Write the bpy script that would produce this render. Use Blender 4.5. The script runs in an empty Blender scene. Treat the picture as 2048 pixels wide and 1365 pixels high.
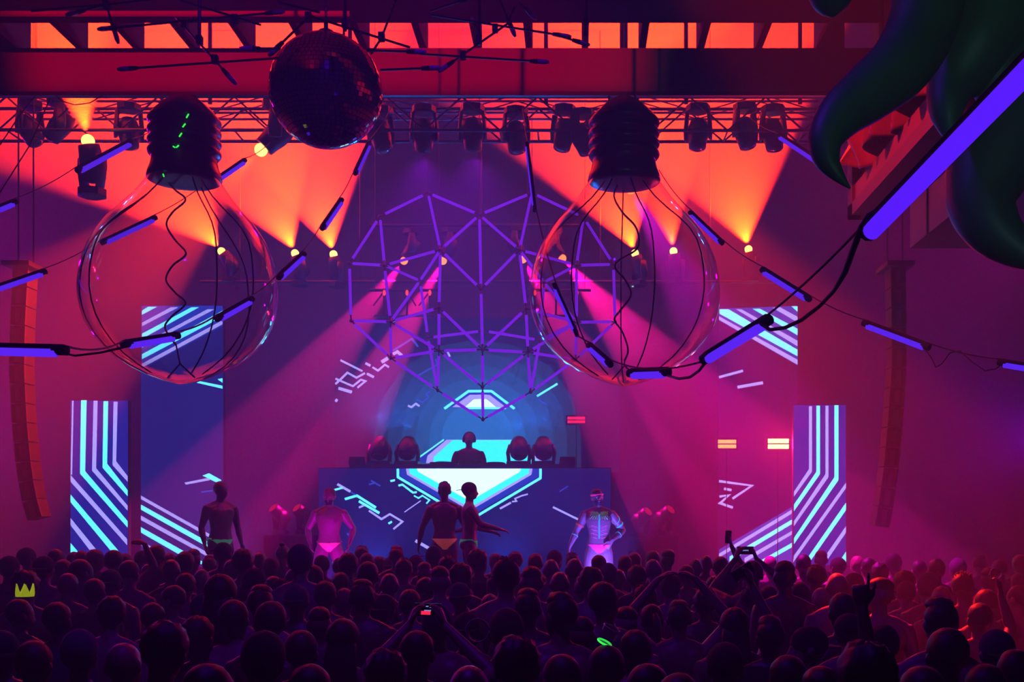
import bpy, bmesh, math, random
from mathutils import Vector, Matrix, Quaternion, noise

# ------------------------------------------------------------------ camera, world, exposure
SC = bpy.context.scene
COL = SC.collection
FPX, CX, CY, HC = 2275.56, 1150.0, 1045.0, 2.15      # focal length and principal point in pixels of the 2048x1365 frame
cam_data = bpy.data.cameras.new('camera')
cam_data.sensor_width = 36.0
cam_data.lens = 36.0 * FPX / 2048.0
cam_data.shift_x = -(CX - 1024.0) / 2048.0
cam_data.shift_y = (CY - 682.5) / 2048.0
cam_data.clip_start = 0.05
cam_data.clip_end = 200
cam = bpy.data.objects.new('camera', cam_data)
COL.objects.link(cam)
cam.location = (0, 0, HC)
cam.rotation_euler = (math.pi / 2, 0, 0)
SC.camera = cam

world = bpy.data.worlds.new('hall_darkness')
SC.world = world
world.use_nodes = True
world.node_tree.nodes['Background'].inputs['Color'].default_value = (0.02, 0.0, 0.06, 1)
world.node_tree.nodes['Background'].inputs['Strength'].default_value = 0.12

SC.view_settings.view_transform = 'Standard'
SC.view_settings.look = 'None'
SC.view_settings.gamma = 1.0
SC.view_settings.use_curve_mapping = False
SC.view_settings.exposure = 0.0
SC.cycles.max_bounces = 6
SC.cycles.diffuse_bounces = 0
SC.cycles.glossy_bounces = 2
SC.cycles.transmission_bounces = 4
SC.cycles.transparent_max_bounces = 10
SC.cycles.volume_bounces = 0
SC.cycles.sample_clamp_direct = 0
SC.cycles.sample_clamp_indirect = 4
SC.cycles.caustics_reflective = False
SC.cycles.caustics_refractive = False
SC.cycles.use_light_tree = True
SC.cycles.use_adaptive_sampling = True
SC.cycles.adaptive_threshold = 0.08
SC.cycles.adaptive_min_samples = 16

HAZE_DENSITY = 0.030
R_ = math.radians


def P(px, py, y):
    """point of the hall at depth y that the photograph shows at pixel (px, py)"""
    return Vector(((px - CX) * y / FPX, y, HC - (py - CY) * y / FPX))


def S(n, y):
    """n pixels at depth y in metres"""
    return n * y / FPX


# ------------------------------------------------------------------ materials
MATS = {}


def mat(name, color, rough=0.6, metal=0.0, emit=None, strength=0.0, var=0.15, scale=8.0, spec=0.5, sampling=None):
    if name in MATS:
        return MATS[name]
    m = bpy.data.materials.new(name)
    m.use_nodes = True
    nt = m.node_tree
    b = nt.nodes['Principled BSDF']
    tc = nt.nodes.new('ShaderNodeTexCoord')
    nz = nt.nodes.new('ShaderNodeTexNoise')
    nz.inputs['Scale'].default_value = scale
    nz.inputs['Detail'].default_value = 4
    nt.links.new(tc.outputs['Object'], nz.inputs['Vector'])
    mx = nt.nodes.new('ShaderNodeMix')
    mx.data_type = 'RGBA'
    c1 = [c * (1 - var) for c in color]
    c2 = [min(1, c * (1 + var)) for c in color]
    mx.inputs[6].default_value = (*c1, 1)
    mx.inputs[7].default_value = (*c2, 1)
    nt.links.new(nz.outputs['Fac'], mx.inputs[0])
    nt.links.new(mx.outputs[2], b.inputs['Base Color'])
    b.inputs['Roughness'].default_value = rough
    b.inputs['Metallic'].default_value = metal
    b.inputs['Specular IOR Level'].default_value = spec
    if emit:
        b.inputs['Emission Color'].default_value = (*emit, 1)
        b.inputs['Emission Strength'].default_value = strength
    if sampling:
        m.cycles.emission_sampling = sampling
    MATS[name] = m
    return m


def glow(name, color, strength, sampling='NONE'):
    """a lamp lens, LED screen or glowing tube"""
    if name in MATS:
        return MATS[name]
    m = bpy.data.materials.new(name)
    m.use_nodes = True
    nt = m.node_tree
    nt.nodes.clear()
    out = nt.nodes.new('ShaderNodeOutputMaterial')
    e = nt.nodes.new('ShaderNodeEmission')
    e.inputs['Color'].default_value = (*color, 1)
    e.inputs['Strength'].default_value = strength
    nt.links.new(e.outputs[0], out.inputs['Surface'])
    m.cycles.emission_sampling = sampling
    MATS[name] = m
    return m


def film(name, tint=(1, 1, 1), rough=0.06, tr=0.97):
    """thin clear vinyl: mostly lets through, mirrors at a glancing angle"""
    if name in MATS:
        return MATS[name]
    m = bpy.data.materials.new(name)
    m.use_nodes = True
    nt = m.node_tree
    nt.nodes.clear()
    out = nt.nodes.new('ShaderNodeOutputMaterial')
    t = nt.nodes.new('ShaderNodeBsdfTransparent')
    t.inputs['Color'].default_value = (tr * tint[0], tr * tint[1], tr * tint[2], 1)
    g = nt.nodes.new('ShaderNodeBsdfGlossy')
    g.inputs['Roughness'].default_value = rough
    lw = nt.nodes.new('ShaderNodeLayerWeight')
    lw.inputs['Blend'].default_value = 0.5
    pw = nt.nodes.new('ShaderNodeMath')
    pw.operation = 'POWER'
    pw.inputs[1].default_value = 3.0
    nt.links.new(lw.outputs['Facing'], pw.inputs[0])
    fr = nt.nodes.new('ShaderNodeMath')
    fr.operation = 'MULTIPLY_ADD'
    fr.inputs[1].default_value = 0.95
    fr.inputs[2].default_value = 0.03
    nt.links.new(pw.outputs[0], fr.inputs[0])
    tc = nt.nodes.new('ShaderNodeTexCoord')
    nz = nt.nodes.new('ShaderNodeTexNoise')
    nz.inputs['Scale'].default_value = 3.0
    bp = nt.nodes.new('ShaderNodeBump')
    bp.inputs['Strength'].default_value = 0.12
    bp.inputs['Distance'].default_value = 0.03
    nt.links.new(tc.outputs['Object'], nz.inputs['Vector'])
    nt.links.new(nz.outputs['Fac'], bp.inputs['Height'])
    nt.links.new(bp.outputs[0], g.inputs['Normal'])
    mx = nt.nodes.new('ShaderNodeMixShader')
    nt.links.new(fr.outputs[0], mx.inputs[0])
    nt.links.new(t.outputs[0], mx.inputs[1])
    nt.links.new(g.outputs[0], mx.inputs[2])
    nt.links.new(mx.outputs[0], out.inputs['Surface'])
    MATS[name] = m
    return m


# ------------------------------------------------------------------ mesh builder
WL = {}        # world location of every empty or object that parents something


class MB:
    def __init__(self):
        self.v = []
        self.f = []

    def box(self, a, b):
        x0, y0, z0 = a
        x1, y1, z1 = b
        n = len(self.v)
        self.v += [(x0, y0, z0), (x1, y0, z0), (x1, y1, z0), (x0, y1, z0), (x0, y0, z1), (x1, y0, z1), (x1, y1, z1), (x0, y1, z1)]
        self.f += [tuple(n + i for i in q) for q in ((0, 3, 2, 1), (4, 5, 6, 7), (0, 1, 5, 4), (1, 2, 6, 5), (2, 3, 7, 6), (3, 0, 4, 7))]
        return self

    def obox(self, c, size, rot):
        """oriented box: centre, full size, 3x3 rotation"""
        n = len(self.v)
        for sz in (-1, 1):
            for sx, sy in ((-1, -1), (1, -1), (1, 1), (-1, 1)):
                self.v.append(tuple(Vector(c) + rot @ Vector((sx * size[0] / 2, sy * size[1] / 2, sz * size[2] / 2))))
        self.f += [tuple(n + i for i in q) for q in ((0, 3, 2, 1), (4, 5, 6, 7), (0, 1, 5, 4), (1, 2, 6, 5), (2, 3, 7, 6), (3, 0, 4, 7))]
        return self

    def tube(self, pts, rad, n=8, ratio=1.0, cap=True, up=None, dome=0.0):
        """sweep along a polyline; rad a number, a list, or a list of (r_side, r_up)"""
        pts = [Vector(p) for p in pts]
        k = len(pts)
        if not isinstance(rad, (list, tuple)):
            rad = [rad] * k
        rad = [(r, r * ratio) if not isinstance(r, (list, tuple)) else r for r in rad]
        tans = []
        for i in range(k):
            t = pts[min(i + 1, k - 1)] - pts[max(i - 1, 0)]
            tans.append(t.normalized() if t.length > 1e-9 else Vector((0, 0, 1)))
        u = Vector(up) if up is not None else (Vector((0, 0, 1)) if abs(tans[0].z) < 0.9 else Vector((0, 1, 0)))
        base = len(self.v)
        for i in range(k):
            t = tans[i]
            u = (u - t * u.dot(t))
            if u.length < 1e-6:
                u = t.orthogonal()
            u.normalize()
            s = t.cross(u)
            for j in range(n):
                a = 2 * math.pi * j / n
                self.v.append(tuple(pts[i] + s * (math.cos(a) * rad[i][0]) + u * (math.sin(a) * rad[i][1])))
        for i in range(k - 1):
            for j in range(n):
                a, b = base + i * n + j, base + i * n + (j + 1) % n
                self.f.append((a, b, b + n, a + n))
        if cap:
            if dome:
                for end, sg in ((0, -1), (k - 1, 1)):
                    self.v.append(tuple(pts[end] + tans[end] * (sg * dome * max(rad[end]))))
                    c = len(self.v) - 1
                    o = base + end * n
                    for j in range(n):
                        q = (o + j, o + (j + 1) % n, c)
                        self.f.append(q if sg > 0 else q[::-1])
            else:
                self.f.append(tuple(base + j for j in range(n))[::-1])
                self.f.append(tuple(base + (k - 1) * n + j for j in range(n)))
        return self

    def cyl(self, a, b, r, n=10, r2=None):
        return self.tube([a, b], [r, r if r2 is None else r2], n)

    def lathe(self, prof, c=(0, 0, 0), n=24, rot=None):
        """profile of (radius, height) about the z axis, closed at both ends"""
        base = len(self.v)
        c = Vector(c)
        for r, h in prof:
            for j in range(n):
                a = 2 * math.pi * j / n
                p = Vector((r * math.cos(a), r * math.sin(a), h))
                self.v.append(tuple(c + (rot @ p if rot else p)))
        for i in range(len(prof) - 1):
            for j in range(n):
                a, b = base + i * n + j, base + i * n + (j + 1) % n
                self.f.append((a, b, b + n, a + n))
        self.f.append(tuple(base + j for j in range(n))[::-1])
        self.f.append(tuple(base + (len(prof) - 1) * n + j for j in range(n)))
        return self

    def ell(self, c, r, n=14, m=9, rot=None):
        base = len(self.v)
        c = Vector(c)
        q = lambda p: tuple(c + (rot @ p if rot else p))
        self.v.append(q(Vector((0, 0, -r[2]))))
        for i in range(1, m):
            th = -math.pi / 2 + math.pi * i / m
            for j in range(n):
                a = 2 * math.pi * j / n
                self.v.append(q(Vector((r[0] * math.cos(th) * math.cos(a), r[1] * math.cos(th) * math.sin(a), r[2] * math.sin(th)))))
        self.v.append(q(Vector((0, 0, r[2]))))
        top = len(self.v) - 1
        for j in range(n):
            self.f.append((base, base + 1 + (j + 1) % n, base + 1 + j))
            o = base + 1 + (m - 2) * n
            self.f.append((o + j, o + (j + 1) % n, top))
        for i in range(m - 2):
            for j in range(n):
                a, b = base + 1 + i * n + j, base + 1 + i * n + (j + 1) % n
                self.f.append((a, b, b + n, a + n))
        return self

    def prism(self, poly, d):
        """polygon of 3-D points pushed by the vector d"""
        n = len(self.v)
        k = len(poly)
        d = Vector(d)
        self.v += [tuple(Vector(p)) for p in poly] + [tuple(Vector(p) + d) for p in poly]
        self.f.append(tuple(n + i for i in range(k)))
        self.f.append(tuple(n + k + i for i in range(k))[::-1])
        for i in range(k):
            j = (i + 1) % k
            self.f.append((n + j, n + i, n + k + i, n + k + j))
        return self

    def build(self, name, material, parent=None, smooth=False, fix=False):
        off = WL[parent.name] if parent is not None else Vector((0, 0, 0))
        me = bpy.data.meshes.new(name)
        me.from_pydata([(v[0] - off.x, v[1] - off.y, v[2] - off.z) for v in self.v], [], self.f)
        me.materials.append(material)
        if fix:
            bm = bmesh.new()
            bm.from_mesh(me)
            bmesh.ops.recalc_face_normals(bm, faces=bm.faces)
            bm.to_mesh(me)
            bm.free()
        if smooth:
            me.polygons.foreach_set('use_smooth', [True] * len(me.polygons))
        me.update()
        return link(name, me, parent)


def link(name, data, parent=None, loc=None):
    o = bpy.data.objects.new(name, data)
    COL.objects.link(o)
    if parent is not None:
        o.parent = parent
        WL[o.name] = WL[parent.name].copy()
    else:
        WL[o.name] = Vector((0, 0, 0))
    return o


def empty(name, loc):
    o = bpy.data.objects.new(name, None)
    COL.objects.link(o)
    o.location = loc
    o.empty_display_size = 0.1
    WL[o.name] = Vector(loc)
    return o


def tag(o, label, cat, group=None, kind=None):
    o['label'] = label
    o['category'] = cat
    if group:
        o['group'] = group
    if kind:
        o['kind'] = kind
    return o


def structure(o, label=None):
    o['kind'] = 'structure'
    if label:
        o['label'] = label
    return o


def copy_tree(o, parent=None):
    c = o.copy()
    COL.objects.link(c)
    if parent is not None:
        c.parent = parent
    WL[c.name] = WL[o.name].copy()
    for ch in o.children:
        copy_tree(ch, c)
    return c


def spot(name, loc, aim, color, power, angle, blend=0.25, radius=0.06, parent=None):
    l = bpy.data.lights.new(name, 'SPOT')
    l.energy = power
    l.color = color
    l.spot_size = R_(angle)
    l.spot_blend = blend
    l.shadow_soft_size = radius
    o = bpy.data.objects.new(name, l)
    COL.objects.link(o)
    q = (Vector(aim)).to_track_quat('-Z', 'Y')
    o.rotation_euler = q.to_euler()
    if parent is not None:
        o.parent = parent
        o.location = Vector(loc) - WL[parent.name]
    else:
        o.location = loc
    return o


def pxdir(deg, toward=0.0):
    """direction seen in the photograph at this angle (0 = right, 90 = up); toward > 0 tilts it at the audience"""
    return Vector((math.cos(R_(deg)), -toward, math.sin(R_(deg)))).normalized()


M_BLACK = mat('black_metal', (0.012, 0.012, 0.015), 0.45, 0.3)
M_MATTE = mat('matte_black', (0.01, 0.01, 0.012), 0.9)
M_TRUSS = mat('truss_aluminium', (0.06, 0.06, 0.07), 0.4, 0.7)
M_WALL = mat('dark_plaster', (0.012, 0.011, 0.012), 0.9, scale=2)
M_CEIL = mat('ceiling_paint', (0.035, 0.016, 0.018), 0.9, scale=1.5)
M_BEAM = mat('beam_paint', (0.16, 0.13, 0.13), 0.8, scale=3)
M_FLOOR = mat('scuffed_floor', (0.03, 0.03, 0.03), 0.7, scale=1.2)
M_CABLE = mat('black_cable', (0.008, 0.008, 0.009), 0.7)

# ------------------------------------------------------------------ the hall
ZC = 10.8
structure(MB().box((-16, -3, -0.2), (15, 26, 0)).build('floor', M_FLOOR))
structure(MB().box((-16, 24.5, 0), (15, 24.8, ZC)).build('wall_back', M_WALL))
structure(MB().box((-16.3, -3, 0), (-16, 26, ZC)).build('wall_left', M_WALL))
structure(MB().box((15, -3, 0), (15.3, 26, ZC)).build('wall_right', M_WALL))
structure(MB().box((-16, -3.3, 0), (15, -3, ZC)).build('wall_front', M_WALL))
structure(MB().box((-16, -3, ZC), (15, 24.8, ZC + 0.2)).build('ceiling', M_CEIL))

STAGE_Z = 0.85
stage = MB().box((-11, 15.7, 0), (8, 24.49, STAGE_Z)).build('stage', mat('stage_deck', (0.006, 0.006, 0.007), 0.6))
tag(stage, 'low black stage deck the dancers stand on', 'stage')

# ceiling beam with short brackets that carry a second beam in front of it
YB = 10.0
zb0, zb1 = P(0, 188, YB).z, P(0, 96, YB).z
beam = MB().box((-14, YB, zb0), (9, YB + 0.10, zb1)).build('ceiling_beam', M_BEAM)
structure(beam)
yn = 9.5
soff = MB().box((-14, yn - 0.45, zb1), (9, yn, zb1 + 0.9)).build('ceiling_beam', M_BEAM)
structure(soff)
lip = MB().cyl(P(-900, 27, 9.3), P(700, 27, 9.3), 0.03, 10).build('trim_1', M_BEAM, soff)
for i, px in enumerate([-80, 28, 158, 272, 385, 497, 612, 728, 845, 955, 1058, 1170, 1285, 1402, 1518, 1640, 1760, 1880]):
    x = (px - CX) * YB / FPX
    a = MB().box((x - 0.03, yn - 0.02, zb1), (x + 0.03, YB + 0.12, zb1 + 0.42)).build('bracket', M_BEAM, beam)
# end block at the right of the brackets
MB().box(P(-420, 100, YB), P(62, 30, YB + 0.25)).build('bracket', M_BEAM, beam, fix=True)
MB().box(P(1648, 105, YB), P(1676, 40, YB + 0.25)).build('bracket', M_BEAM, beam, fix=True)
# metal lip along the underside of the beam
MB().box((-14, YB - 0.02, zb0 - 0.02), (9, YB + 0.02, zb0 + 0.015)).build('trim_2', mat('bare_steel_lip', (0.06, 0.06, 0.07), 0.45, 0.6), beam)

# ------------------------------------------------------------------ lamps
ORANGE = (1.0, 0.019, 0.0003)
RED = (1.0, 0.001, 0.26)
M_LENS_HOT = glow('hot_lens', (1.0, 0.42, 0.06), 9.0)
M_LENS_RED = glow('red_lens', (1.0, 0.10, 0.02), 7.0)
M_LENS_DARK = mat('dark_lens', (0.02, 0.02, 0.03), 0.08, 0.0, spec=0.8)


def moving_head(loc, aim, label, lens=None, hang=True, s=1.0, group='moving head lamps', face=None):
    """loc is the centre of the head"""
    loc = Vector(loc)
    aim = Vector(aim).normalized()
    up = 1 if hang else -1
    t = empty('moving_head_lamp', loc + Vector((0, 0, up * 0.36 * s)))
    tag(t, label, 'stage lamp', group)
    z = loc.z + up * 0.36 * s
    bx = MB()
    bx.lathe([(0.13 * s, -0.05 * s), (0.17 * s, -0.035 * s), (0.17 * s, 0.045 * s), (0.15 * s, 0.055 * s)], (loc.x, loc.y, z), 8)
    bx.build('base', M_BLACK, t)
    # yoke: the arms stand across the aim
    side = aim.cross(Vector((0, 0, 1)))
    if side.length < 0.2:
        side = Vector((1, 0, 0))
    side.z = 0
    side.normalize()
    for sg in (-1, 1):
        a = loc + side * (sg * 0.175 * s)
        m = MB()
        m.tube([a + Vector((0, 0, -0.07 * up * s)), a + Vector((0, 0, 0.06 * up * s)), a - side * (sg * 0.02 * s) + Vector((0, 0, 0.31 * up * s))],
               [(0.075 * s, 0.025 * s), (0.085 * s, 0.03 * s), (0.06 * s, 0.03 * s)], 10, up=side)
        m.build('yoke_arm', M_BLACK, t, True)
    q = aim.to_track_quat('Z', 'Y').to_matrix()
    h = MB()
    h.lathe([(0.06 * s, -0.23 * s), (0.12 * s, -0.20 * s), (0.145 * s, -0.10 * s), (0.145 * s, 0.02 * s), (0.13 * s, 0.10 * s), (0.12 * s, 0.20 * s), (0.10 * s, 0.205 * s)], loc, 18, q)
    head = h.build('head', M_BLACK, t, True)
    ln = MB()
    if lens in (M_LENS_HOT, M_LENS_RED):      # bulging front glass
        ln.ell(loc + aim * (0.25 * s), (0.075 * s,) * 3, 16, 12)
    else:
        ln.lathe([(0.095 * s, 0.2 * s), (0.095 * s, 0.215 * s), (0.06 * s, 0.232 * s), (0.01 * s, 0.238 * s)], loc, 16, q)
    ln.build('lens', lens or M_LENS_DARK, head, True)
    return t, loc + aim * (0.26 * s)


def truss(a, b, hgt, label, step=0.5, name='lighting_truss', group=None, r=0.025):
    """box truss: four chords and a brace in every bay"""
    a, b = Vector(a), Vector(b)
    t = empty(name, a)
    tag(t, label, 'truss', group)
    d = (b - a).normalized()
    sd = d.cross(Vector((0, 0, 1))).normalized() * hgt * 0.5
    upv = Vector((0, 0, hgt * 0.5))
    for su in (-1, 1):
        for ss in (-1, 1):
            MB().cyl(a + sd * ss + upv * su, b + sd * ss + upv * su, r, 8).build('chord', M_TRUSS, t)
    n = max(1, int((b - a).length / step))
    for i in range(n):
        p0, p1 = a.lerp(b, i / n), a.lerp(b, (i + 1) / n)
        for ss in (-1, 1):
            q0, q1 = (p0 - upv, p1 + upv) if i % 2 else (p0 + upv, p1 - upv)
            MB().cyl(q0 + sd * ss, q1 + sd * ss, r * 0.55, 6).build('brace', M_TRUSS, t)
        MB().cyl(p0 - upv - sd, p0 - upv + sd, r * 0.55, 6).build('brace', M_TRUSS, t)
    return t


def rod(name, a, b, r, label, cat, m=None, group=None, n=8):
    o = MB().cyl(Vector(a), Vector(b), r, n).build(name, m or M_CABLE)
    return tag(o, label, cat, group)


# front truss over the stage edge, hung under the ceiling
YT = 16.0
truss(P(-420, 238, YT), P(1900, 240, YT), S(66, YT), 'long box truss of dark aluminium spanning the hall above the stage edge', 0.52)
truss(P(60, 214, YT + 1.6), P(1640, 214, YT + 1.6), 0.28, 'second slimmer box truss hidden behind the main truss under ceiling', 0.9, r=0.02)
for px, wh in ((70, 'at its left end'), (420, 'behind the left bulb cap'), (700, 'behind the mirror ball'), (1092, 'left of the right bulb cap'), (1372, 'right of the right bulb cap'), (1600, 'at its right end')):
    rod('hanging_steel', P(px, 208, YT), Vector((P(px, 208, YT).x, YT, ZC)), 0.03, 'steel dropper holding the main truss ' + wh, 'steel rod')

# dark lamps that hang from the front truss
HANG = [(60, 262, -60, 'left end of the main truss'), (118, 255, -120, 'beside the lit uplight at the truss end'), (258, 268, -80, 'under the truss left of the left bulb cap'),
        (762, 275, -75, 'just right of the mirror ball under the truss'), (848, 272, -95, 'second right of the mirror ball under the truss'),
        (945, 270, -90, 'third right of the mirror ball under the truss'), (1032, 276, -85, 'midway between mirror ball and right bulb'),
        (1128, 272, -100, 'just left of the right bulb cap'), (1165, 280, -70, 'half hidden behind the right bulb cap'),
        (1396, 270, -95, 'first right of the right bulb cap'), (1490, 268, -80, 'second right of the right bulb cap'),
        (1546, 272, -85, 'third right of the right bulb cap')]
VIOLET, MAGENTA, BLUEW = (0.36, 0.0, 1.0), (1.0, 0.0, 0.62), (0.0, 0.075, 1.0)
WASH = {848: (VIOLET, 260, 130), 945: (VIOLET, 260, 130)}
for px, py, deg, where in HANG:
    w = WASH.get(px)
    t, tip = moving_head(P(px, py, YT - 0.05), pxdir(deg, 0.25 if not w else -0.5), ('dim ' if w else 'unlit ') + 'black moving head lamp, ' + where, s=1.0)
    if w:
        spot('wash_light', tip, pxdir(deg, -0.6), w[0], w[1], w[2], 0.8, 0.08, t)
# unseen wash lamps and booms added in the upstage corners to tint the haze
for px, py, y, aim, colr, pw, cone, lab in (
        (-190, 420, 21.8, (0.75, -0.35, -0.35), MAGENTA, 1100, 130, 'added magenta wash lamp on a boom in the left upstage corner'),
        (2120, 420, 21.8, (-0.75, -0.35, -0.35), MAGENTA, 650, 130, 'added magenta wash lamp on a boom in the right upstage corner'),
        (-190, 880, 21.8, (0.8, -0.3, 0.05), VIOLET, 800, 130, 'added violet wash lamp low on a boom in the left upstage corner'),
        (2120, 880, 21.8, (-0.8, -0.3, 0.05), VIOLET, 600, 130, 'added violet wash lamp low on a boom in the right upstage corner')):
    t, tip = moving_head(P(px, py, y), aim, lab, None, False, 1.0, 'lit moving head lamps')
    spot('wash_light', tip, aim, colr, pw, cone, 0.7, 0.10, t)
for px, lab in ((-190, 'added steel boom pole in the left upstage corner'), (2120, 'added steel boom pole in the right upstage corner')):
    p = P(px, 0, 21.8)
    pole = rod('boom_pole', (p.x, 22.05, 0), (p.x, 22.05, ZC), 0.03, lab, 'pole', M_BLACK)
    for py in (420, 880):
        q = P(px, py, 21.8)
        MB().box((p.x - 0.06, 21.7, q.z - 0.46), (p.x + 0.06, 22.05, q.z - 0.41)).build('boom_arm', M_BLACK, pole)
# hidden blue fill lamps added on the deck to colour the haze
for px, z, y, aim, pw, cone, lab in (
        (745, 1.1, 18.3, (0, 0.5, 0.85), 650, 116, 'added blue fill lamp on the deck before the left of the booth'),
        (1010, 1.1, 18.3, (0, 0.5, 0.85), 650, 116, 'added blue fill lamp on the deck before the right of the booth'),
        (470, 1.1, 19.6, (-0.2, 0.5, 0.85), 450, 110, 'added blue fill lamp on the deck before the left LED wall')):
    x = P(px, 0, y).x
    t, tip = moving_head((x, y, z), aim, lab, glow('blue_lens', (0.02, 0.1, 1), 1.0), False, 0.7, 'added blue fill lamps')
    spot('wash_light', tip, aim, BLUEW, pw, cone, 0.6, 0.08, t)

# lit lamps; the deg is the beam's direction in the photograph
LIT = [  # px, py, depth, deg, cone, power, colour, hang, label
    (176, 282, 15.35, 97, 54, 60000, ORANGE, False, 'moving head lamp beaming orange straight up at far left of the truss'),
    (522, 300, 15.35, 226, 38, 13000, ORANGE, True, 'moving head lamp beaming orange down and left beside the mirror ball'),
    (443, 503, 20.0, 127, 74, 60000, ORANGE, False, 'uplight glowing orange behind the left bulb'),
    (590, 507, 20.0, 112, 74, 60000, ORANGE, False, 'uplight glowing orange right beside the left bulb'),
    (667, 509, 20.0, 103, 72, 54000, ORANGE, False, 'uplight glowing orange midway between left bulb and heart sculpture'),
    (1270, 507, 20.0, 109, 74, 60000, ORANGE, False, 'uplight glowing orange behind the middle of the right bulb'),
    (1347, 503, 20.0, 99, 54, 48000, ORANGE, False, 'uplight glowing orange behind the right half of the right bulb'),
    (1497, 499, 20.0, 105, 80, 60000, ORANGE, False, 'uplight glowing orange alone at right of the right bulb'),
    (808, 522, 20.0, 235, 25, 15000, RED, True, 'lamp sending a red beam down left, outer left of the heart'),
    (886, 522, 20.0, 243, 21, 23000, RED, True, 'lamp sending a red beam down left, inner left of the heart'),
    (1046, 519, 20.0, 299, 23, 23000, RED, True, 'lamp sending a red beam down right, inner right of the heart'),
    (1125, 517, 20.0, 309, 29, 30000, RED, True, 'lamp sending a red beam down right, behind right bulb edge'),
]
for px, py, y, deg, cone, pw, colr, hang, lab in LIT:
    aim = pxdir(deg, 0.18 if deg < 180 else 0.12)
    lensp = P(px, py, y)
    sz = 0.9 if y > 18 else 1.15
    t, tip = moving_head(lensp - aim * (0.25 * sz), aim, lab, M_LENS_HOT if colr is ORANGE else M_LENS_RED, hang, sz, 'lit moving head lamps')
    spot('beam_light', lensp + aim * (0.075 * sz + 0.045), aim, colr, pw, cone, 0.22, 0.04, t)

# the pipe the rear lamps are clamped to
zr = P(0, 516, 20.0).z
rod('lamp_pipe', (P(400, 0, 20).x, 20.0, zr - 0.42), (P(1550, 0, 20).x, 20.0, zr - 0.42), 0.03, 'long thin black pipe carrying the orange uplights above the screens', 'pipe', M_BLACK)
rod('lamp_pipe', (P(740, 0, 20).x, 20.0, zr + 0.57), (P(1160, 0, 20).x, 20.0, zr + 0.57), 0.03, 'shorter black pipe carrying the red lamps above the heart', 'pipe', M_BLACK)
for px, wh in ((480, 'behind the left bulb'), (720, 'left of the heart'), (963, 'behind the heart centre'), (1200, 'behind the right bulb'), (1420, 'right of the right bulb')):
    p = P(px, 0, 20.0)
    rod('pipe_dropper', (p.x, 20.0, zr - 0.40), (p.x, 20.0, ZC), 0.012, 'thin wire holding up the uplight pipe ' + wh, 'wire')

# front-of-house lamp over the audience, painting the ceiling beam red; an added unseen flag plate keeps its light off the bulbs
FOH = Vector((-2.6, 2.6, 6.3))
faim = (Vector((-2.2, YB, 6.2)) - FOH).normalized()
t, tip = moving_head(FOH, faim, 'front of house lamp above the audience aimed at the beam', M_LENS_RED, True, 1.0, 'lit moving head lamps')
spot('beam_light', tip + faim * 0.1, Vector((-2.2, YB, 6.45)) - tip, (1.0, 0.0, 0.03), 4200, 46, 0.3, 0.03, t)
dl = (Vector((tip.x, YB, zb0 + 0.02)) - tip)
cd = tip + dl * (1.5 / dl.y)
MB().box((cd.x - 1.0, cd.y, cd.z - 0.9), (cd.x + 1.0, cd.y + 0.01, cd.z)).build('added_flag', M_MATTE, t)
for sg in (-1, 1):
    MB().cyl(FOH + Vector((sg * 0.12, 0.1, -0.05)), (cd.x + sg * 0.3, cd.y, cd.z - 0.25), 0.01, 6).build('added_flag_arm', M_BLACK, t)
rod('hanging_steel', (-2.6, 2.6, 6.7), (-2.6, 2.6, ZC), 0.03, 'steel dropper holding the front of house lamp', 'steel rod')

# unseen lamps added for magenta haze and the drape; red lamp on the crowd
for nm, loc, tgt, pw, cone, lab in (('c', (0.62, 15.0, 6.75), tuple(P(1480, 760, 14.2)), 5000, 28, 'added lamp behind the right bulb cap throwing a magenta beam right'), ('a', (-1.2, 5.6, 7.6), (2.3, 7.6, 5.1), 2200, 34, 'added red lamp above the audience aimed at the draped bulkhead'),
                                    ('b', (0.68, 15.3, 7.55), (2.85, 7.9, 1.6), 19000, 15, 'lamp behind the right bulb cap throwing red light on the crowd')):
    loc, tgt = Vector(loc), Vector(tgt)
    am = (tgt - loc).normalized()
    t, tip = moving_head(loc, am, lab, M_LENS_RED, True, 1.0, 'lit moving head lamps')
    spot('beam_light', tip + am * 0.1, am, (1.0, 0.0, 0.8) if nm == 'c' else (1.0, 0.012, 0.012), pw, cone, 0.5, 0.05, t)
    rod('hanging_steel', loc + Vector((0, 0, 0.4)), (loc.x, loc.y, ZC), 0.03, 'steel dropper holding the ' + lab, 'steel rod')

# dim greenish fill lamp added behind the camera to lift the dark tentacles
wl = Vector((1.6, -1.6, 3.4))
am = (Vector((2.0, 5.0, 4.3)) - wl).normalized()
t, tip = moving_head(wl, am, 'added dim green fill lamp behind the camera aimed at the tentacles', None, True, 0.8, 'lit moving head lamps')
spot('added_green_fill', tip + am * 0.05, am, (0.35, 1.0, 0.75), 130, 30, 0.6, 0.05, t)
rod('hanging_steel', wl + Vector((0, 0, 0.3)), (wl.x, wl.y, ZC), 0.03, 'steel dropper holding the added green fill lamp', 'steel rod')

# unseen violet fill lamp added over the audience to tint crowd and haze
hw = Vector((-1.0, 4.4, 7.0))
am = Vector((0.05, 0.4, -1)).normalized()
t, tip = moving_head(hw, am, 'added violet fill lamp high above the audience', None, True, 0.9, 'lit moving head lamps')
spot('added_violet_fill', tip + am * 0.05, am, (0.14, 0.0, 1.0), 240, 115, 0.8, 0.10, t)
rod('hanging_steel', hw + Vector((0, 0, 0.35)), (hw.x, hw.y, ZC), 0.03, 'steel dropper holding the added violet fill lamp', 'steel rod')

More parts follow.
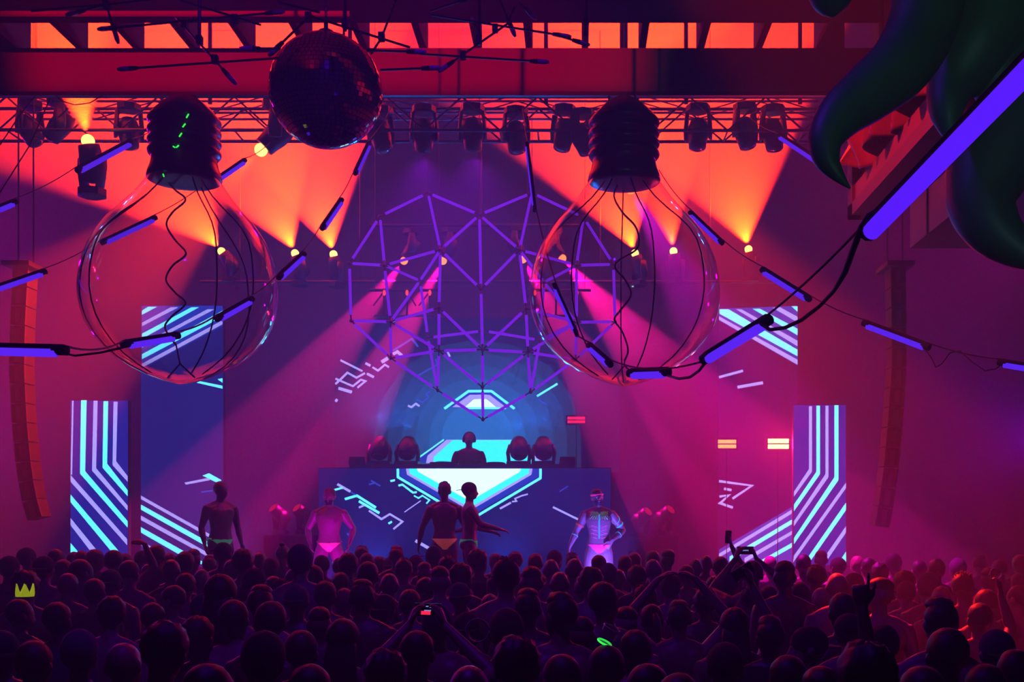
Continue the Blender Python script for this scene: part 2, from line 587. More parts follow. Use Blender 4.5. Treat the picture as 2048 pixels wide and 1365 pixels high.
# ------------------------------------------------------------------ LED screens
CYAN = glow('screen_cyan', (0.10, 0.80, 1.0), 2.3, 'NONE')
LAV = glow('screen_lavender', (0.40, 0.36, 1.0), 1.7, 'NONE')
BLUE = glow('screen_blue_line', (0.03, 0.10, 0.9), 0.9, 'NONE')
WHITE = glow('screen_pale_cyan', (0.55, 0.95, 1.0), 2.6, 'AUTO')
AQUA = glow('screen_aqua', (0.02, 0.80, 1.0), 2.2, 'AUTO')
DEEP = glow('screen_deep_blue', (0.004, 0.06, 0.75), 1.0, 'AUTO')
BG_COL = glow('screen_column_blue', (0.02, 0.03, 0.62), 0.75, 'AUTO')
BG_LEFT = glow('screen_navy', (0.0, 0.018, 0.24), 1.05, 'AUTO')
BG_MID = glow('screen_mid_blue', (0.0, 0.02, 0.22), 0.18, 'AUTO')
BG_BOOTH = glow('screen_booth_navy', (0.0, 0.012, 0.18), 0.9, 'NONE')
BG_RIGHT = glow('screen_dim_violet', (0.03, 0.004, 0.10), 0.5, 'NONE')
M_SCREEN_BODY = mat('screen_cabinet', (0.015, 0.015, 0.018), 0.6)


class Screen:
    def __init__(self, name, x0, y0, x1, y1, depth, bg, label, cat='LED screen', thick=0.12, group=None):
        a, b = P(x0, y1, depth), P(x1, y0, depth)
        self.d = depth
        base = Vector(((a.x + b.x) / 2, depth, a.z))
        self.o = empty(name, base)
        tag(self.o, label, cat, group)
        MB().box((a.x, depth + 0.02, a.z), (b.x, depth + 0.02 + thick, b.z)).build('cabinet', M_SCREEN_BODY, self.o)
        MB().box((a.x + 0.005, depth + 0.008, a.z + 0.005), (b.x - 0.005, depth + 0.02, b.z - 0.005)).build('display', bg, self.o)
        self.k = 0

    def poly(self, pts, m, name='light_stripe', lift=0.0):
        self.k += 1
        d = self.d - lift
        w = [P(x, y, self.d) for x, y in pts]
        q = [Vector((p.x, d, p.z)) for p in w]
        MB().prism(q, (0, 0.006, 0)).build(name, m, self.o, fix=True)

    def line(self, pts, w, m, name='light_line', lift=0.0):
        mb = MB()
        hw = S(w, self.d) / 2
        q = [P(x, y, self.d) for x, y in pts]
        L, Rr = [], []
        for i, p in enumerate(q):
            t0 = (q[i] - q[i - 1]).normalized() if i else (q[1] - q[0]).normalized()
            t1 = (q[i + 1] - q[i]).normalized() if i < len(q) - 1 else t0
            n0, n1 = Vector((-t0.z, 0, t0.x)), Vector((-t1.z, 0, t1.x))
            n = (n0 + n1)
            n = n.normalized() / max(0.5, n.normalized().dot(n0))
            yy = Vector((0, -lift, 0))
            L.append(p + n * hw + yy)
            Rr.append(p - n * hw + yy)
        mb.prism(L + Rr[::-1], (0, 0.006, 0))
        mb.build(name, m, self.o, fix=True)


YC = 18.5
cl = Screen('led_column', 140, 801, 255.5, 1130, YC, BG_COL, 'tall blue LED column with bent cyan stripes at left of the stage', group='LED columns')
for pts, m in (
    ([(144, 802), (147, 802), (144, 950), (141, 950)], LAV),
    ([(162, 801), (173, 801), (170, 943), (255, 1043), (255, 1056), (160, 948)], CYAN),
    ([(187, 802), (195, 802), (192, 937), (255, 1012), (255, 1022), (184, 942)], LAV),
    ([(207, 803), (216, 803), (214, 928), (255, 981), (255, 993), (205, 936)], CYAN),
    ([(227, 804), (235, 804), (232, 923), (255, 953), (255, 964), (225, 931)], LAV),
    ([(141, 951), (254, 1079), (254, 1091), (141, 964)], LAV),
    ([(141, 990), (255, 1124), (241, 1126), (141, 1005)], CYAN),
    ([(141, 1037), (215, 1128), (200, 1128), (141, 1051)], LAV),
    ([(141, 1087), (176, 1128), (141, 1128)], CYAN)):
    cl.poly(pts, m)
cr = Screen('led_column', 1587, 810, 1692.5, 1132, YC, BG_COL, 'tall violet LED column with bent cyan stripes at right of the stage', group='LED columns')
for pts, m in (
    ([(1618, 813), (1624, 813), (1624, 944), (1588, 994), (1588, 984), (1618, 939)], LAV),
    ([(1633, 812), (1640, 812), (1640, 949), (1588, 1023), (1588, 1010), (1633, 944)], CYAN),
    ([(1651, 812), (1657, 812), (1657, 955), (1588, 1053), (1588, 1043), (1651, 949)], LAV),
    ([(1669, 811), (1677, 811), (1677, 961), (1588, 1089), (1588, 1077), (1669, 955)], CYAN),
    ([(1692, 966), (1692, 977), (1586, 1126), (1588, 1112)], LAV),
    ([(1692, 1006), (1692, 1021), (1618, 1127), (1610, 1124)], CYAN),
    ([(1692, 1053), (1692, 1066), (1651, 1126), (1643, 1124)], LAV),
    ([(1692, 1104), (1692, 1126), (1678, 1126)], CYAN)):
    cr.poly(pts, m)

YL = 20.6
ll = Screen('led_wall', 281, 612, 446, 1135, YL, BG_LEFT, 'tall navy LED wall with slanted stripes behind the left bulb', group='LED walls')
for pts, m in (
    ([(284, 612), (445, 612), (445, 652), (284, 738)], DEEP),):
    ll.poly(pts, m, 'blue_field')
for pts, m in (
    ([(284, 622), (297, 614), (314, 614), (284, 630)], CYAN),
    ([(284, 646), (342, 615), (357, 615), (284, 653)], LAV),
    ([(284, 668), (383, 615), (398, 615), (284, 678)], CYAN),
    ([(284, 689), (415, 619), (429, 619), (284, 696)], LAV),
    ([(284, 709), (445, 622), (445, 634), (284, 719)], CYAN),
    ([(284, 728), (445, 641), (445, 649), (284, 736)], LAV),
    ([(393, 766), (400, 763), (445, 772), (445, 778)], CYAN),
    ([(435, 759), (445, 757), (445, 766)], CYAN),
    ([(369, 966), (372, 970), (420, 961), (418, 956)], LAV),
    ([(405, 952), (418, 947), (443, 961), (436, 967)], CYAN),
    ([(282, 992), (446, 1084), (446, 1091), (282, 999)], LAV),
    ([(282, 1010), (446, 1101), (446, 1112), (282, 1020)], CYAN),
    ([(282, 1032), (446, 1123), (446, 1131), (282, 1041)], LAV),
    ([(282, 1055), (412, 1128), (394, 1130), (282, 1066)], CYAN),
    ([(282, 1082), (350, 1122), (340, 1126), (282, 1091)], LAV)):
    ll.poly(pts, m, lift=0.004)
ll.line([(402, 985), (425, 982)], 3, BLUE)

lr = Screen('led_wall', 1437, 612, 1596, 1135, YL, BG_RIGHT, 'tall dim violet LED wall with slanted stripes behind the right column', group='LED walls')
lr.poly([(1438, 618), (1595, 612), (1595, 731), (1438, 641)], DEEP, 'blue_field')
lr.poly([(1438, 1100), (1595, 1008), (1595, 1134), (1438, 1134)], DEEP, 'blue_field')
for pts, m in (
    ([(1439, 619), (1457, 619), (1595, 700), (1595, 713), (1439, 628)], CYAN),
    ([(1438, 633), (1438, 640), (1595, 730), (1595, 720)], LAV),
    ([(1472, 619), (1483, 619), (1595, 682), (1595, 693)], LAV),
    ([(1505, 618), (1520, 618), (1595, 658), (1595, 671)], CYAN),
    ([(1545, 616), (1560, 615), (1595, 634), (1595, 645)], LAV),
    ([(1583, 613), (1595, 613), (1595, 624)], CYAN),
    ([(1438, 1108), (1595, 1013), (1595, 1021), (1438, 1116)], LAV),
    ([(1459, 1114), (1595, 1033), (1595, 1042), (1459, 1124)], CYAN),
    ([(1489, 1117), (1595, 1056), (1595, 1063), (1489, 1126)], LAV),
    ([(1521, 1122), (1595, 1080), (1595, 1089), (1521, 1131)], CYAN)):
    lr.poly(pts, m, lift=0.004)
for pts, w, m in (([(1438, 755), (1486, 742)], 5, LAV), ([(1475, 775), (1526, 766)], 6, LAV), ([(1438, 963), (1504, 972), (1465, 998)], 5, LAV),
                  ([(1448, 978), (1463, 981)], 5, LAV), ([(1439, 994), (1458, 991), (1440, 1007), (1466, 1016)], 5, LAV)):
    lr.line(pts, w, m)

YM = 20.8
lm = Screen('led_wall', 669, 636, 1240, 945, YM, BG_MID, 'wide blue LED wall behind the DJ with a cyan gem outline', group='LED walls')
for k, (r0, e0) in enumerate(((225, 0.07), (195, 0.12), (165, 0.18), (135, 0.26), (105, 0.36), (78, 0.48))):  # nested steps paint the blue haze glow round the DJ into the screen
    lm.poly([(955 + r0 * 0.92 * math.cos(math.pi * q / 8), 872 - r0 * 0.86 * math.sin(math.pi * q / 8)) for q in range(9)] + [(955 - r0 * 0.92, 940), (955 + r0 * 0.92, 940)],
            glow('painted_azure_glow_%d' % k, (0.0, 0.30, 1.0), e0 * 1.75, 'NONE'), 'painted_haze_glow', 0.0005 * k - 0.004)
lm.poly([(838, 925), (839, 914), (888, 880), (1020, 880), (1100, 925)], DEEP, 'blue_field')
lm.poly([(852, 927), (855, 912), (893, 880), (1025, 880), (1090, 927)], LAV, 'gem_band', 0.004)
lm.poly([(866, 929), (868, 914), (905, 881), (1022, 881), (1085, 929)], AQUA, 'gem_face', 0.008)
lm.poly([(896, 816), (938, 786), (982, 786), (1024, 816)], DEEP, 'blue_field')
lm.poly([(904, 815), (940, 790), (979, 790), (1012, 815)], LAV, 'gem_face', 0.004)
lm.poly([(930, 815), (948, 799), (973, 799), (992, 815)], WHITE, 'gem_face', 0.008)
for pts, w, m in (
    ([(837, 926), (839, 915), (888, 880)], 3, CYAN), ([(889, 818), (937, 783), (983, 783), (1029, 818)], 5, CYAN), ([(928, 817), (1012, 817)], 4, CYAN),
    ([(681, 721), (725, 743)], 4, LAV), ([(671, 769), (695, 746), (713, 756), (730, 747)], 4, LAV),
    ([(671, 758), (706, 773), (722, 760), (731, 763), (715, 776)], 4, LAV), ([(677, 777), (704, 785)], 6, LAV), ([(734, 748), (748, 755)], 5, LAV),
    ([(731, 727), (741, 732)], 5, LAV), ([(745, 735), (756, 742), (770, 730), (778, 735)], 4, LAV), ([(763, 725), (776, 717)], 7, LAV),
    ([(786, 709), (795, 704), (805, 713)], 6, LAV), ([(786, 702), (824, 678), (836, 694)], 4, BLUE), ([(895, 704), (900, 714)], 4, LAV),
    ([(837, 751), (875, 730), (871, 719)], 3, BLUE), ([(816, 812), (823, 815), (832, 808), (839, 813)], 4, LAV),
    ([(833, 800), (845, 805), (858, 795), (852, 789), (861, 782)], 3, BLUE), ([(1074, 793), (1115, 768)], 4, CYAN), ([(1076, 799), (1093, 810)], 3, BLUE),
    ([(671, 800), (675, 803)], 6, LAV)):
    lm.line(pts, w, m, lift=0.01)

# ------------------------------------------------------------------ DJ booth
YF = 19.0
a, b = P(636, 1145, YF), P(1222, 936, YF)
booth = empty('dj_booth', Vector(((a.x + b.x) / 2, YF + 0.5, STAGE_Z)))
tag(booth, 'wide DJ booth with glowing cyan diamond on its navy front', 'DJ booth')
MB().box((a.x, YF + 0.02, STAGE_Z), (b.x, YF + 1.0, b.z)).build('cabinet', M_SCREEN_BODY, booth)
MB().box((P(700, 0, YF).x, YF - 0.05, b.z), (P(1150, 0, YF).x, YF + 1.0, b.z + S(7, YF))).build('table_top', M_BLACK, booth)
bs = Screen.__new__(Screen)
bs.d, bs.o, bs.k = YF, booth, 0
MB().box((a.x + 0.01, YF + 0.008, STAGE_Z + 0.01), (b.x - 0.01, YF + 0.02, b.z - 0.01)).build('display', BG_BOOTH, booth)
bs.poly([(799, 938), (799, 953), (940, 1034), (1078, 955), (1078, 938)], DEEP, 'blue_field')
bs.poly([(812, 938), (814, 950), (940, 1022), (1063, 950), (1065, 938)], LAV, 'diamond_band', 0.004)
bs.poly([(818, 938), (820, 948), (940, 1016), (1057, 948), (1059, 938)], AQUA, 'diamond_face', 0.008)
bs.poly([(834, 938), (836, 944), (940, 1003), (1040, 944), (1042, 938)], WHITE, 'diamond_core', 0.012)
for pts, w, m in (
    ([(796, 938), (796, 955), (940, 1041), (1081, 957), (1081, 938)], 5, CYAN),
    ([(675, 969), (701, 984)], 5, LAV), ([(668, 981), (686, 976)], 4, CYAN), ([(702, 985), (713, 991)], 3, BLUE),
    ([(690, 999), (714, 992), (752, 1016)], 5, CYAN), ([(718, 1003), (759, 1027)], 5, CYAN), ([(718, 1016), (729, 1011)], 4, LAV),
    ([(738, 1022), (763, 1039), (780, 1029), (805, 1044), (787, 1059)], 4, LAV), ([(777, 1048), (784, 1044)], 4, CYAN),
    ([(742, 962), (761, 973)], 3, BLUE), ([(738, 970), (751, 966)], 3, BLUE), ([(781, 963), (790, 961)], 4, CYAN),
    ([(797, 972), (805, 970), (826, 986), (834, 985)], 4, CYAN), ([(828, 992), (837, 997), (845, 992), (859, 1001), (853, 1008)], 3, CYAN),
    ([(809, 1025), (842, 1002)], 2, LAV), ([(831, 1082), (859, 1098)], 6, LAV), ([(694, 1068), (704, 1074)], 4, BLUE),
    ([(1106, 1015), (1157, 1040)], 4, LAV), ([(1000, 1018), (1022, 1006)], 4, LAV), ([(1024, 1004), (1033, 1003), (1030, 998), (1044, 992), (1056, 989)], 3, LAV),
    ([(1119, 984), (1136, 973)], 2, BLUE)):
    bs.line(pts, w, m, lift=0.014)
zt = b.z + S(7, YF)
# decks and mixer on the table
for i, (x0, x1, h, lab) in enumerate(((858, 908, 5, 'flat black turntable deck on the booth at left of the DJ'), (1012, 1045, 6, 'flat black turntable deck on the booth at right of the DJ'),
                                      (968, 1008, 4, 'small black mixer on the booth beside the DJ'))):
    t = empty('dj_deck', Vector((P((x0 + x1) / 2, 0, YF).x, YF + 0.3, zt)))
    tag(t, lab, 'DJ deck')
    MB().box((P(x0, 0, YF).x, YF + 0.1, zt), (P(x1, 0, YF).x, YF + 0.5, zt + S(h, YF))).build('body', M_BLACK, t)
    MB().lathe([(0.13, 0), (0.13, 0.015), (0.03, 0.02)], ((P((x0 + x1) / 2, 0, YF).x), YF + 0.3, zt + S(h, YF)), 20).build('platter', M_MATTE, t)
# four moving heads resting on the booth, heads thrown back
for i, (px, lab) in enumerate(((759, 'outer moving head lamp on the booth, at far left of the DJ'), (815, 'inner moving head lamp on the booth, left of the DJ'),
                               (1038, 'inner moving head lamp on the booth, right of the DJ'), (1087, 'outer moving head lamp on the booth, at far right of the DJ'))):
    y = YF + 0.45
    t = empty('moving_head_lamp', Vector((P(px, 0, y).x, y, zt if 700 < px < 1150 else b.z)))
    tag(t, 'dark ' + lab, 'stage lamp', 'moving heads on the booth')
    c = P(px, 906, y)
    MB().box((c.x - 0.2, y - 0.18, zt), (c.x + 0.2, y + 0.18, zt + 0.07)).build('base', M_BLACK, t)
    for sg in (-1, 1):
        xx = c.x + sg * 0.17
        MB().tube([(xx, y, zt + 0.05), (xx + sg * 0.02, y, zt + 0.22), (xx - sg * 0.01, y, zt + 0.36)], [(0.10, 0.03), (0.11, 0.035), (0.06, 0.02)], 10, up=(1, 0, 0)).build('yoke_arm', M_BLACK, t, True)
    q = Vector((0.05 * (1 if px > 940 else -1), -0.62, -0.75)).normalized().to_track_quat('Z', 'Y').to_matrix()
    hd = MB().lathe([(0.05, -0.23), (0.12, -0.2), (0.155, -0.1), (0.165, 0.02), (0.15, 0.12), (0.12, 0.16), (0.1, 0.17)], (c.x, y, zt + 0.28), 20, q).build('head', M_BLACK, t, True)
    MB().lathe([(0.095, 0.168), (0.095, 0.178), (0.05, 0.19), (0.01, 0.193)], (c.x, y, zt + 0.28), 16, q).build('lens', M_LENS_DARK, hd, True)
    spot('wash_light', (c.x, y, zt + 0.62), (0, -0.7, 0.55), (0.0, 0.15, 1.0), 330, 112, 0.7, 0.08, t)
# two small monitor boxes at the ends of the booth top
for px, lab in ((718, 'small dark speaker box on the left end of the booth'), (1135, 'small dark speaker box on the right end of the booth')):
    c = P(px, 936, YF + 0.3)
    t = empty('speaker_box', Vector((c.x, YF + 0.3, b.z)))
    tag(t, lab, 'speaker', 'booth monitor boxes')
    MB().prism([(c.x - 0.14, YF + 0.1, zt), (c.x + 0.14, YF + 0.1, zt), (c.x + 0.125, YF + 0.1, zt + 0.13), (c.x - 0.125, YF + 0.1, zt + 0.13)], (0, 0.35, 0)).build('cabinet', M_BLACK, t, fix=True)
    MB().box((c.x - 0.11, YF + 0.088, zt + 0.015), (c.x + 0.11, YF + 0.1, zt + 0.115)).build('grille', M_MATTE, t)

# ------------------------------------------------------------------ red strobe panels on stands
M_STROBE = glow('strobe_hot', (1.0, 0.55, 0.12), 9.0)
M_STROBE2 = glow('strobe_warm', (1.0, 0.22, 0.05), 4.0)
M_STROBE3 = glow('strobe_dim', (1.0, 0.01, 0.06), 1.6)
for x0, y0, x1, y1, y, m, pw, lab in ((1536, 878, 1577, 898, 19.5, M_STROBE, 420, 'brightest two bar strobe panel, glowing yellow red beside the right column'),
                                      (1436, 880, 1472, 897, 19.5, M_STROBE2, 140, 'orange two bar strobe panel left of the brightest strobe'),
                                      (1135, 834, 1170, 847, 20.2, M_STROBE3, 15, 'dim red two bar strobe panel above the booth right end')):
    p0, p1 = P(x0, y1, y), P(x1, y0, y)
    t = empty('strobe_panel', Vector(((p0.x + p1.x) / 2, y, STAGE_Z)))
    tag(t, lab, 'strobe light', 'red strobe panels')
    MB().box((p0.x - 0.03, y, p0.z - 0.03), (p1.x + 0.03, y + 0.12, p1.z + 0.03)).build('housing', M_BLACK, t)
    hh = (p1.z - p0.z)
    for k in (0, 1):
        z0 = p0.z + hh * (0.56 * k)
        MB().box((p0.x, y - 0.02, z0), (p1.x, y, z0 + hh * 0.42)).build('light_bar', m, t)
    cx = (p0.x + p1.x) / 2
    MB().cyl((cx, y + 0.06, STAGE_Z), (cx, y + 0.06, p0.z), 0.007, 8).build('stand', M_BLACK, t)
    MB().lathe([(0.2, 0), (0.2, 0.015), (0.03, 0.02)], (cx, y + 0.06, STAGE_Z), 16).build('foot', M_BLACK, t)
    spot('strobe_light', (cx, y - 0.06, (p0.z + p1.z) / 2), (0, -1, 0), (1, 0.004, 0.08), pw, 170, 0.4, 0.06, t)

# small moving heads standing low at both sides of the booth
for px, py, deg, lab in ((560, 1030, 130, 'small floor moving head, outer one left of the booth'), (607, 1030, 130, 'small floor moving head, inner one left of the booth'),
                         (1283, 1036, 45, 'small floor moving head, inner one right of the booth'), (1328, 1032, 45, 'small floor moving head, outer one right of the booth')):
    c = P(px, py, 19.6)
    t, tip = moving_head(c, pxdir(deg, 0.6), lab, glow('pilot_red', (1, 0.01, 0.05), 0.6), False, 0.85, 'floor moving heads')
    o = empty('flight_case', Vector((c.x, 19.6, STAGE_Z)))
    tag(o, 'black flight case under the ' + lab.split('small floor ')[1], 'case', 'flight cases beside the booth')
    top = c.z - 0.36 * 0.85 - 0.05
    MB().box((c.x - 0.22, 19.38, STAGE_Z), (c.x + 0.22, 19.82, top)).build('body', M_BLACK, o)
    for zz in (STAGE_Z + 0.01, top - 0.03):
        MB().box((c.x - 0.225, 19.375, zz), (c.x + 0.225, 19.825, zz + 0.02)).build('edge_trim', M_TRUSS, o)

# ------------------------------------------------------------------ wireframe heart of glowing tubes
HV = {'A': (856, 386, 0), 'B': (760, 433, 0), 'C': (699, 527, 0), 'D': (702, 642, 0), 'E': (782, 717, -.2), 'F': (875, 781, -.1), 'G': (965, 775, -.5),
      'H': (959, 430, -.2), 'I': (1064, 386, 0), 'J': (1167, 435, 0), 'K': (1227, 529, 0), 'L': (1230, 644, 0), 'M': (1151, 720, -.2), 'N': (1061, 785, -.1),
      'a': (769, 531, -.45), 'b': (881, 500, -.6), 'c': (1039, 500, -.6), 'd': (1153, 531, -.45), 'e': (962, 579, -.5), 'f': (781, 644, -.5), 'g': (878, 616, -.75),
      'h': (1052, 618, -.75), 'i': (1153, 645, -.5), 'j': (965, 700, -.8), 'k': (878, 702, -.6), 'l': (1056, 705, -.6), 'm': (840, 562, .5), 'n': (856, 676, .55),
      'o': (967, 662, .6), 'p': (1088, 565, .5), 'q': (1080, 681, .55), 'Z': (966, 840, 0)}
HE = ('AB BC CD DE EF AH HI IJ JK KL LM MN Ab Ba Ca ab am bm bH Hc cI He be ce cd dJ dK Df af fm fg bg mn gk gj hj hl ch ej fk fE Ek kF kj jl kG lG jG '
      'no oq nF FZ NZ GZ lN Ml iM il iL iq di dp pq hi pi qN cp').split()
YH = 17.6
hv = {k: P(x, y, YH + d) for k, (x, y, d) in HV.items()}
heart = empty('heart_sculpture', hv['Z'])
tag(heart, 'large faceted heart of glowing purple tubes hanging above the DJ', 'light sculpture')
M_HTUBE = glow('purple_tube', (0.22, 0.012, 0.90), 1.15, 'NONE')
for e in HE:
    p, q = hv[e[0]], hv[e[1]]
    u = (q - p).normalized() * 0.09
    MB().cyl(p + u, q - u, 0.022, 8).build('light_tube', M_HTUBE, heart, True)
    MB().cyl(p, p + u * 1.15, 0.012, 6).build('tube_clip', M_BLACK, heart)
    MB().cyl(q - u * 1.15, q, 0.012, 6).build('tube_clip', M_BLACK, heart)
for k, p in hv.items():
    MB().ell(p, (0.03, 0.03, 0.03), 8, 6).build('joint', M_BLACK, heart, True)
for k in 'AIH':
    MB().cyl(hv[k], (hv[k].x, hv[k].y, ZC), 0.006, 5).build('hanging_wire', M_CABLE, heart)

# faint lamp ladders behind the heart
for x0, x1, lab in ((738, 890, 'dark pipe ladder with lamps behind the left of the heart'), (1042, 1182, 'dark pipe ladder with lamps behind the right of the heart')):
    y = 19.4
    t = empty('lamp_ladder', P((x0 + x1) / 2, 582, y))
    tag(t, lab, 'lamp bar', 'lamp ladders')
    MB().cyl(P(x0, 581, y), P(x1, 581, y), 0.025, 8).build('bar', M_BLACK, t)
    MB().cyl(P(x0 + 10, 632, y), P(x1 - 20, 632, y), 0.02, 8).build('bar', M_BLACK, t)
    for k in range(3):
        x = x0 + (x1 - x0) * (0.2 + 0.3 * k)
        MB().cyl(P(x, 581, y), P(x, 632, y), 0.018, 8).build('upright', M_BLACK, t)
        MB().cyl(P(x, 583, y), P(x + (18 if k % 2 else -22), 612, y), 0.014, 6).build('brace', M_BLACK, t)
        MB().ell(P(x, 586, y - 0.05), (0.025, 0.02, 0.05), 8, 6).build('lamp', glow('tiny_red', (1, 0.03, 0.01), 3.0), t, True)
    for x in (x0 + 12, x1 - 12):
        p = P(x, 581, y)
        MB().cyl(p, (p.x, y, ZC), 0.006, 5).build('hanging_wire', M_CABLE, t)

# ------------------------------------------------------------------ line array speakers
M_SPK = mat('speaker_cabinet', (0.008, 0.008, 0.009), 0.7)
M_SPKE = mat('speaker_edge', (0.14, 0.12, 0.17), 0.5, 0.4)
for pts, lab, sg in (([(52, 540), (46, 640), (44, 740), (48, 830), (56, 920), (66, 990), (80, 1040)], 'curved line of hanging black speakers at the left edge of the hall', 1),
                     ([(1790, 540), (1792, 640), (1792, 740), (1786, 830), (1778, 920), (1768, 1000), (1758, 1056)], 'curved line of hanging black speakers right of the right column', -1)):
    y = 15.2
    W = [P(x, z, y) for x, z in pts]
    t = empty('line_array_speaker', W[-1])
    tag(t, lab, 'speaker', 'hanging line arrays')
    # resample into equal cabinets
    L = [0]
    for i in range(1, len(W)):
        L.append(L[-1] + (W[i] - W[i - 1]).length)
    n = 13

    def at(s):
        for i in range(1, len(W)):
            if s <= L[i] + 1e-6:
                return W[i - 1].lerp(W[i], (s - L[i - 1]) / (L[i] - L[i - 1]))
        return W[-1]
    for k in range(n):
        p, q = at(L[-1] * k / n), at(L[-1] * (k + 0.93) / n)
        c, d = (p + q) / 2, (q - p)
        ang = math.atan2(d.x, -d.z)
        rt = Matrix.Rotation(-ang, 3, 'Y')
        hgt = d.length
        cab = MB().obox(c, (0.20, 0.28, hgt), rt).build('speaker_box', M_SPK, t)
        MB().obox(c + rt @ Vector((0, -0.145, 0)), (0.07, 0.012, hgt * 0.8), rt).build('grille', M_SPKE, cab)
        for s2 in (-1, 1):
            MB().obox(c + rt @ Vector((s2 * 0.095, -0.143, 0)), (0.012, 0.012, hgt), rt).build('edge_rail', M_SPKE, cab)
    top = W[0]
    MB().box((top.x - 0.18, y - 0.3, top.z), (top.x + 0.18, y + 0.3, top.z + 0.06)).build('fly_frame', M_BLACK, t)
    for s2 in (-1, 1):
        MB().cyl((top.x + s2 * 0.1, y, top.z + 0.06), (top.x + s2 * 0.1, y, ZC), 0.012, 6).build('chain', M_CABLE, t)

# ------------------------------------------------------------------ giant clear light bulbs
M_FILM = film('clear_vinyl')
M_CAPV = mat('dark_cap_vinyl', (0.03, 0.02, 0.045), 0.28, 0.0, var=0.3)
M_WIRE = mat('thin_wire', (0.01, 0.006, 0.01), 0.5)
M_GRN = glow('green_laser', (0.03, 1.0, 0.05), 1.6)
YBULB = 10.0


def giant_bulb(cx, dy, label, fil, wires, cxcap):
    c0 = P(cx, 768 + dy, YBULB)
    t = empty('giant_light_bulb', c0)
    tag(t, label, 'light bulb', 'giant hanging light bulbs')
    zz = lambda py: HC - (py + dy - CY) * YBULB / FPX
    prof = [(346, 66), (360, 70), (375, 80), (400, 98), (425, 120), (450, 143), (475, 160), (500, 173), (525, 182), (550, 187), (575, 190), (600, 190),
            (625, 186), (650, 178), (675, 164), (700, 143), (720, 120), (738, 90), (752, 62), (762, 34), (768, 8)]
    axis = lambda py: P(cx + (cxcap - cx) * max(0, (560 - py) / 214), 0, YBULB).x
    m = MB()
    n = 64
    for py, r in prof:
        for j in range(n):
            an = 2 * math.pi * j / n
            m.v.append((axis(py) + S(r, YBULB) * math.cos(an), YBULB + S(r, YBULB) * math.sin(an), zz(py)))
    for i in range(len(prof) - 1):
        for j in range(n):
            q0, q1 = i * n + j, i * n + (j + 1) % n
            m.f.append((q0, q0 + n, q1 + n, q1))
    m.build('clear_envelope', M_FILM, t, True)
    # screw cap
    capx = P(cxcap, 0, YBULB).x
    cp = [(190, 6), (192, 16), (200, 30), (212, 45), (224, 57), (232, 64)]
    for k in range(4):
        y0 = 234 + k * 21
        for a_ in range(7):
            cp.append((y0 + a_ * 3.2, 65 + 6.5 * math.sin(math.pi * a_ / 6)))
    cp += [(320, 63), (335, 66), (348, 71), (358, 73), (362, 70), (364, 50)]
    m = MB()
    m.lathe([(S(r, YBULB), zz(py)) for py, r in cp][::-1], (capx, YBULB, 0), 40)
    cap = m.build('screw_cap', M_CAPV, t, True)
    for dx in (-30, 0, 22):
        a0 = Vector((capx + S(dx, YBULB), YBULB, zz(194 + abs(dx) * 0.5)))
        MB().cyl(a0, (a0.x, a0.y, zb0 + 0.02), 0.008, 6).build('hanging_wire', M_CABLE, cap)
    # wires that run down inside the vinyl
    for an, r0, tw in wires:
        pts = []
        for i, (py, r) in enumerate(prof):
            if py > 756:
                break
            rr = S(min(r * 0.97, r0 + (r * 0.97 - r0) * 1.0), YBULB) * min(1, 0.55 + 0.5 * math.sin(min(1, (py - 346) / 200) * math.pi / 2))
            pts.append((axis(py) + rr * math.cos(an + tw * i), YBULB + rr * math.sin(an + tw * i), zz(py)))
        MB().tube(pts, 0.0065, 5).build('wire', M_WIRE, t)
    pts = [P(x, y, YBULB + 0.12 * math.sin(i * 1.7)) for i, (x, y) in enumerate(fil)]
    # smooth the filament
    sm = []
    for i in range(len(pts) - 1):
        p0, p1, p2, p3 = pts[max(i - 1, 0)], pts[i], pts[i + 1], pts[min(i + 2, len(pts) - 1)]
        for k in range(6):
            u = k / 6
            sm.append(0.5 * ((2 * p1) + (p2 - p0) * u + (2 * p0 - 5 * p1 + 4 * p2 - p3) * u * u + (3 * p1 - p0 - 3 * p2 + p3) * u ** 3))
    sm.append(pts[-1])
    MB().tube(sm, 0.009, 6).build('filament', M_WIRE, t, True)
    bt = P(cx, 728 + dy, YBULB)
    MB().cyl(sm[-1], bt, 0.007, 5).build('filament_stem', M_WIRE, t)
    for dx in (-25, 30):
        MB().cyl(bt, P(cx + dx, 756 + dy, YBULB), 0.007, 5).build('filament_stem', M_WIRE, t)
    return t


bl = giant_bulb(360, 0, 'giant clear light bulb with green laser dashes on its cap', [(335, 362), (350, 380), (371, 400), (345, 425), (333, 450), (350, 480), (372, 508), (345, 532), (332, 560), (350, 585), (371, 607), (345, 632), (330, 652), (338, 672), (352, 690)],
                [(R_(200), 60, 0.004), (R_(228), 60, 0.0), (R_(310), 60, 0.0), (R_(338), 60, -0.004), (R_(60), 60, 0.0)], 369)
br = giant_bulb(1249, 4, 'giant clear light bulb hanging right of the heart sculpture', [(1240, 362), (1228, 392), (1245, 425), (1270, 452), (1278, 480), (1272, 500), (1240, 520), (1230, 535), (1250, 560), (1262, 590), (1240, 622), (1229, 640), (1245, 665), (1256, 700), (1249, 722)],
                [(R_(205), 60, 0.003), (R_(235), 60, 0.0), (R_(285), 60, 0.0), (R_(325), 60, -0.004), (R_(90), 60, 0.0)], 1248)
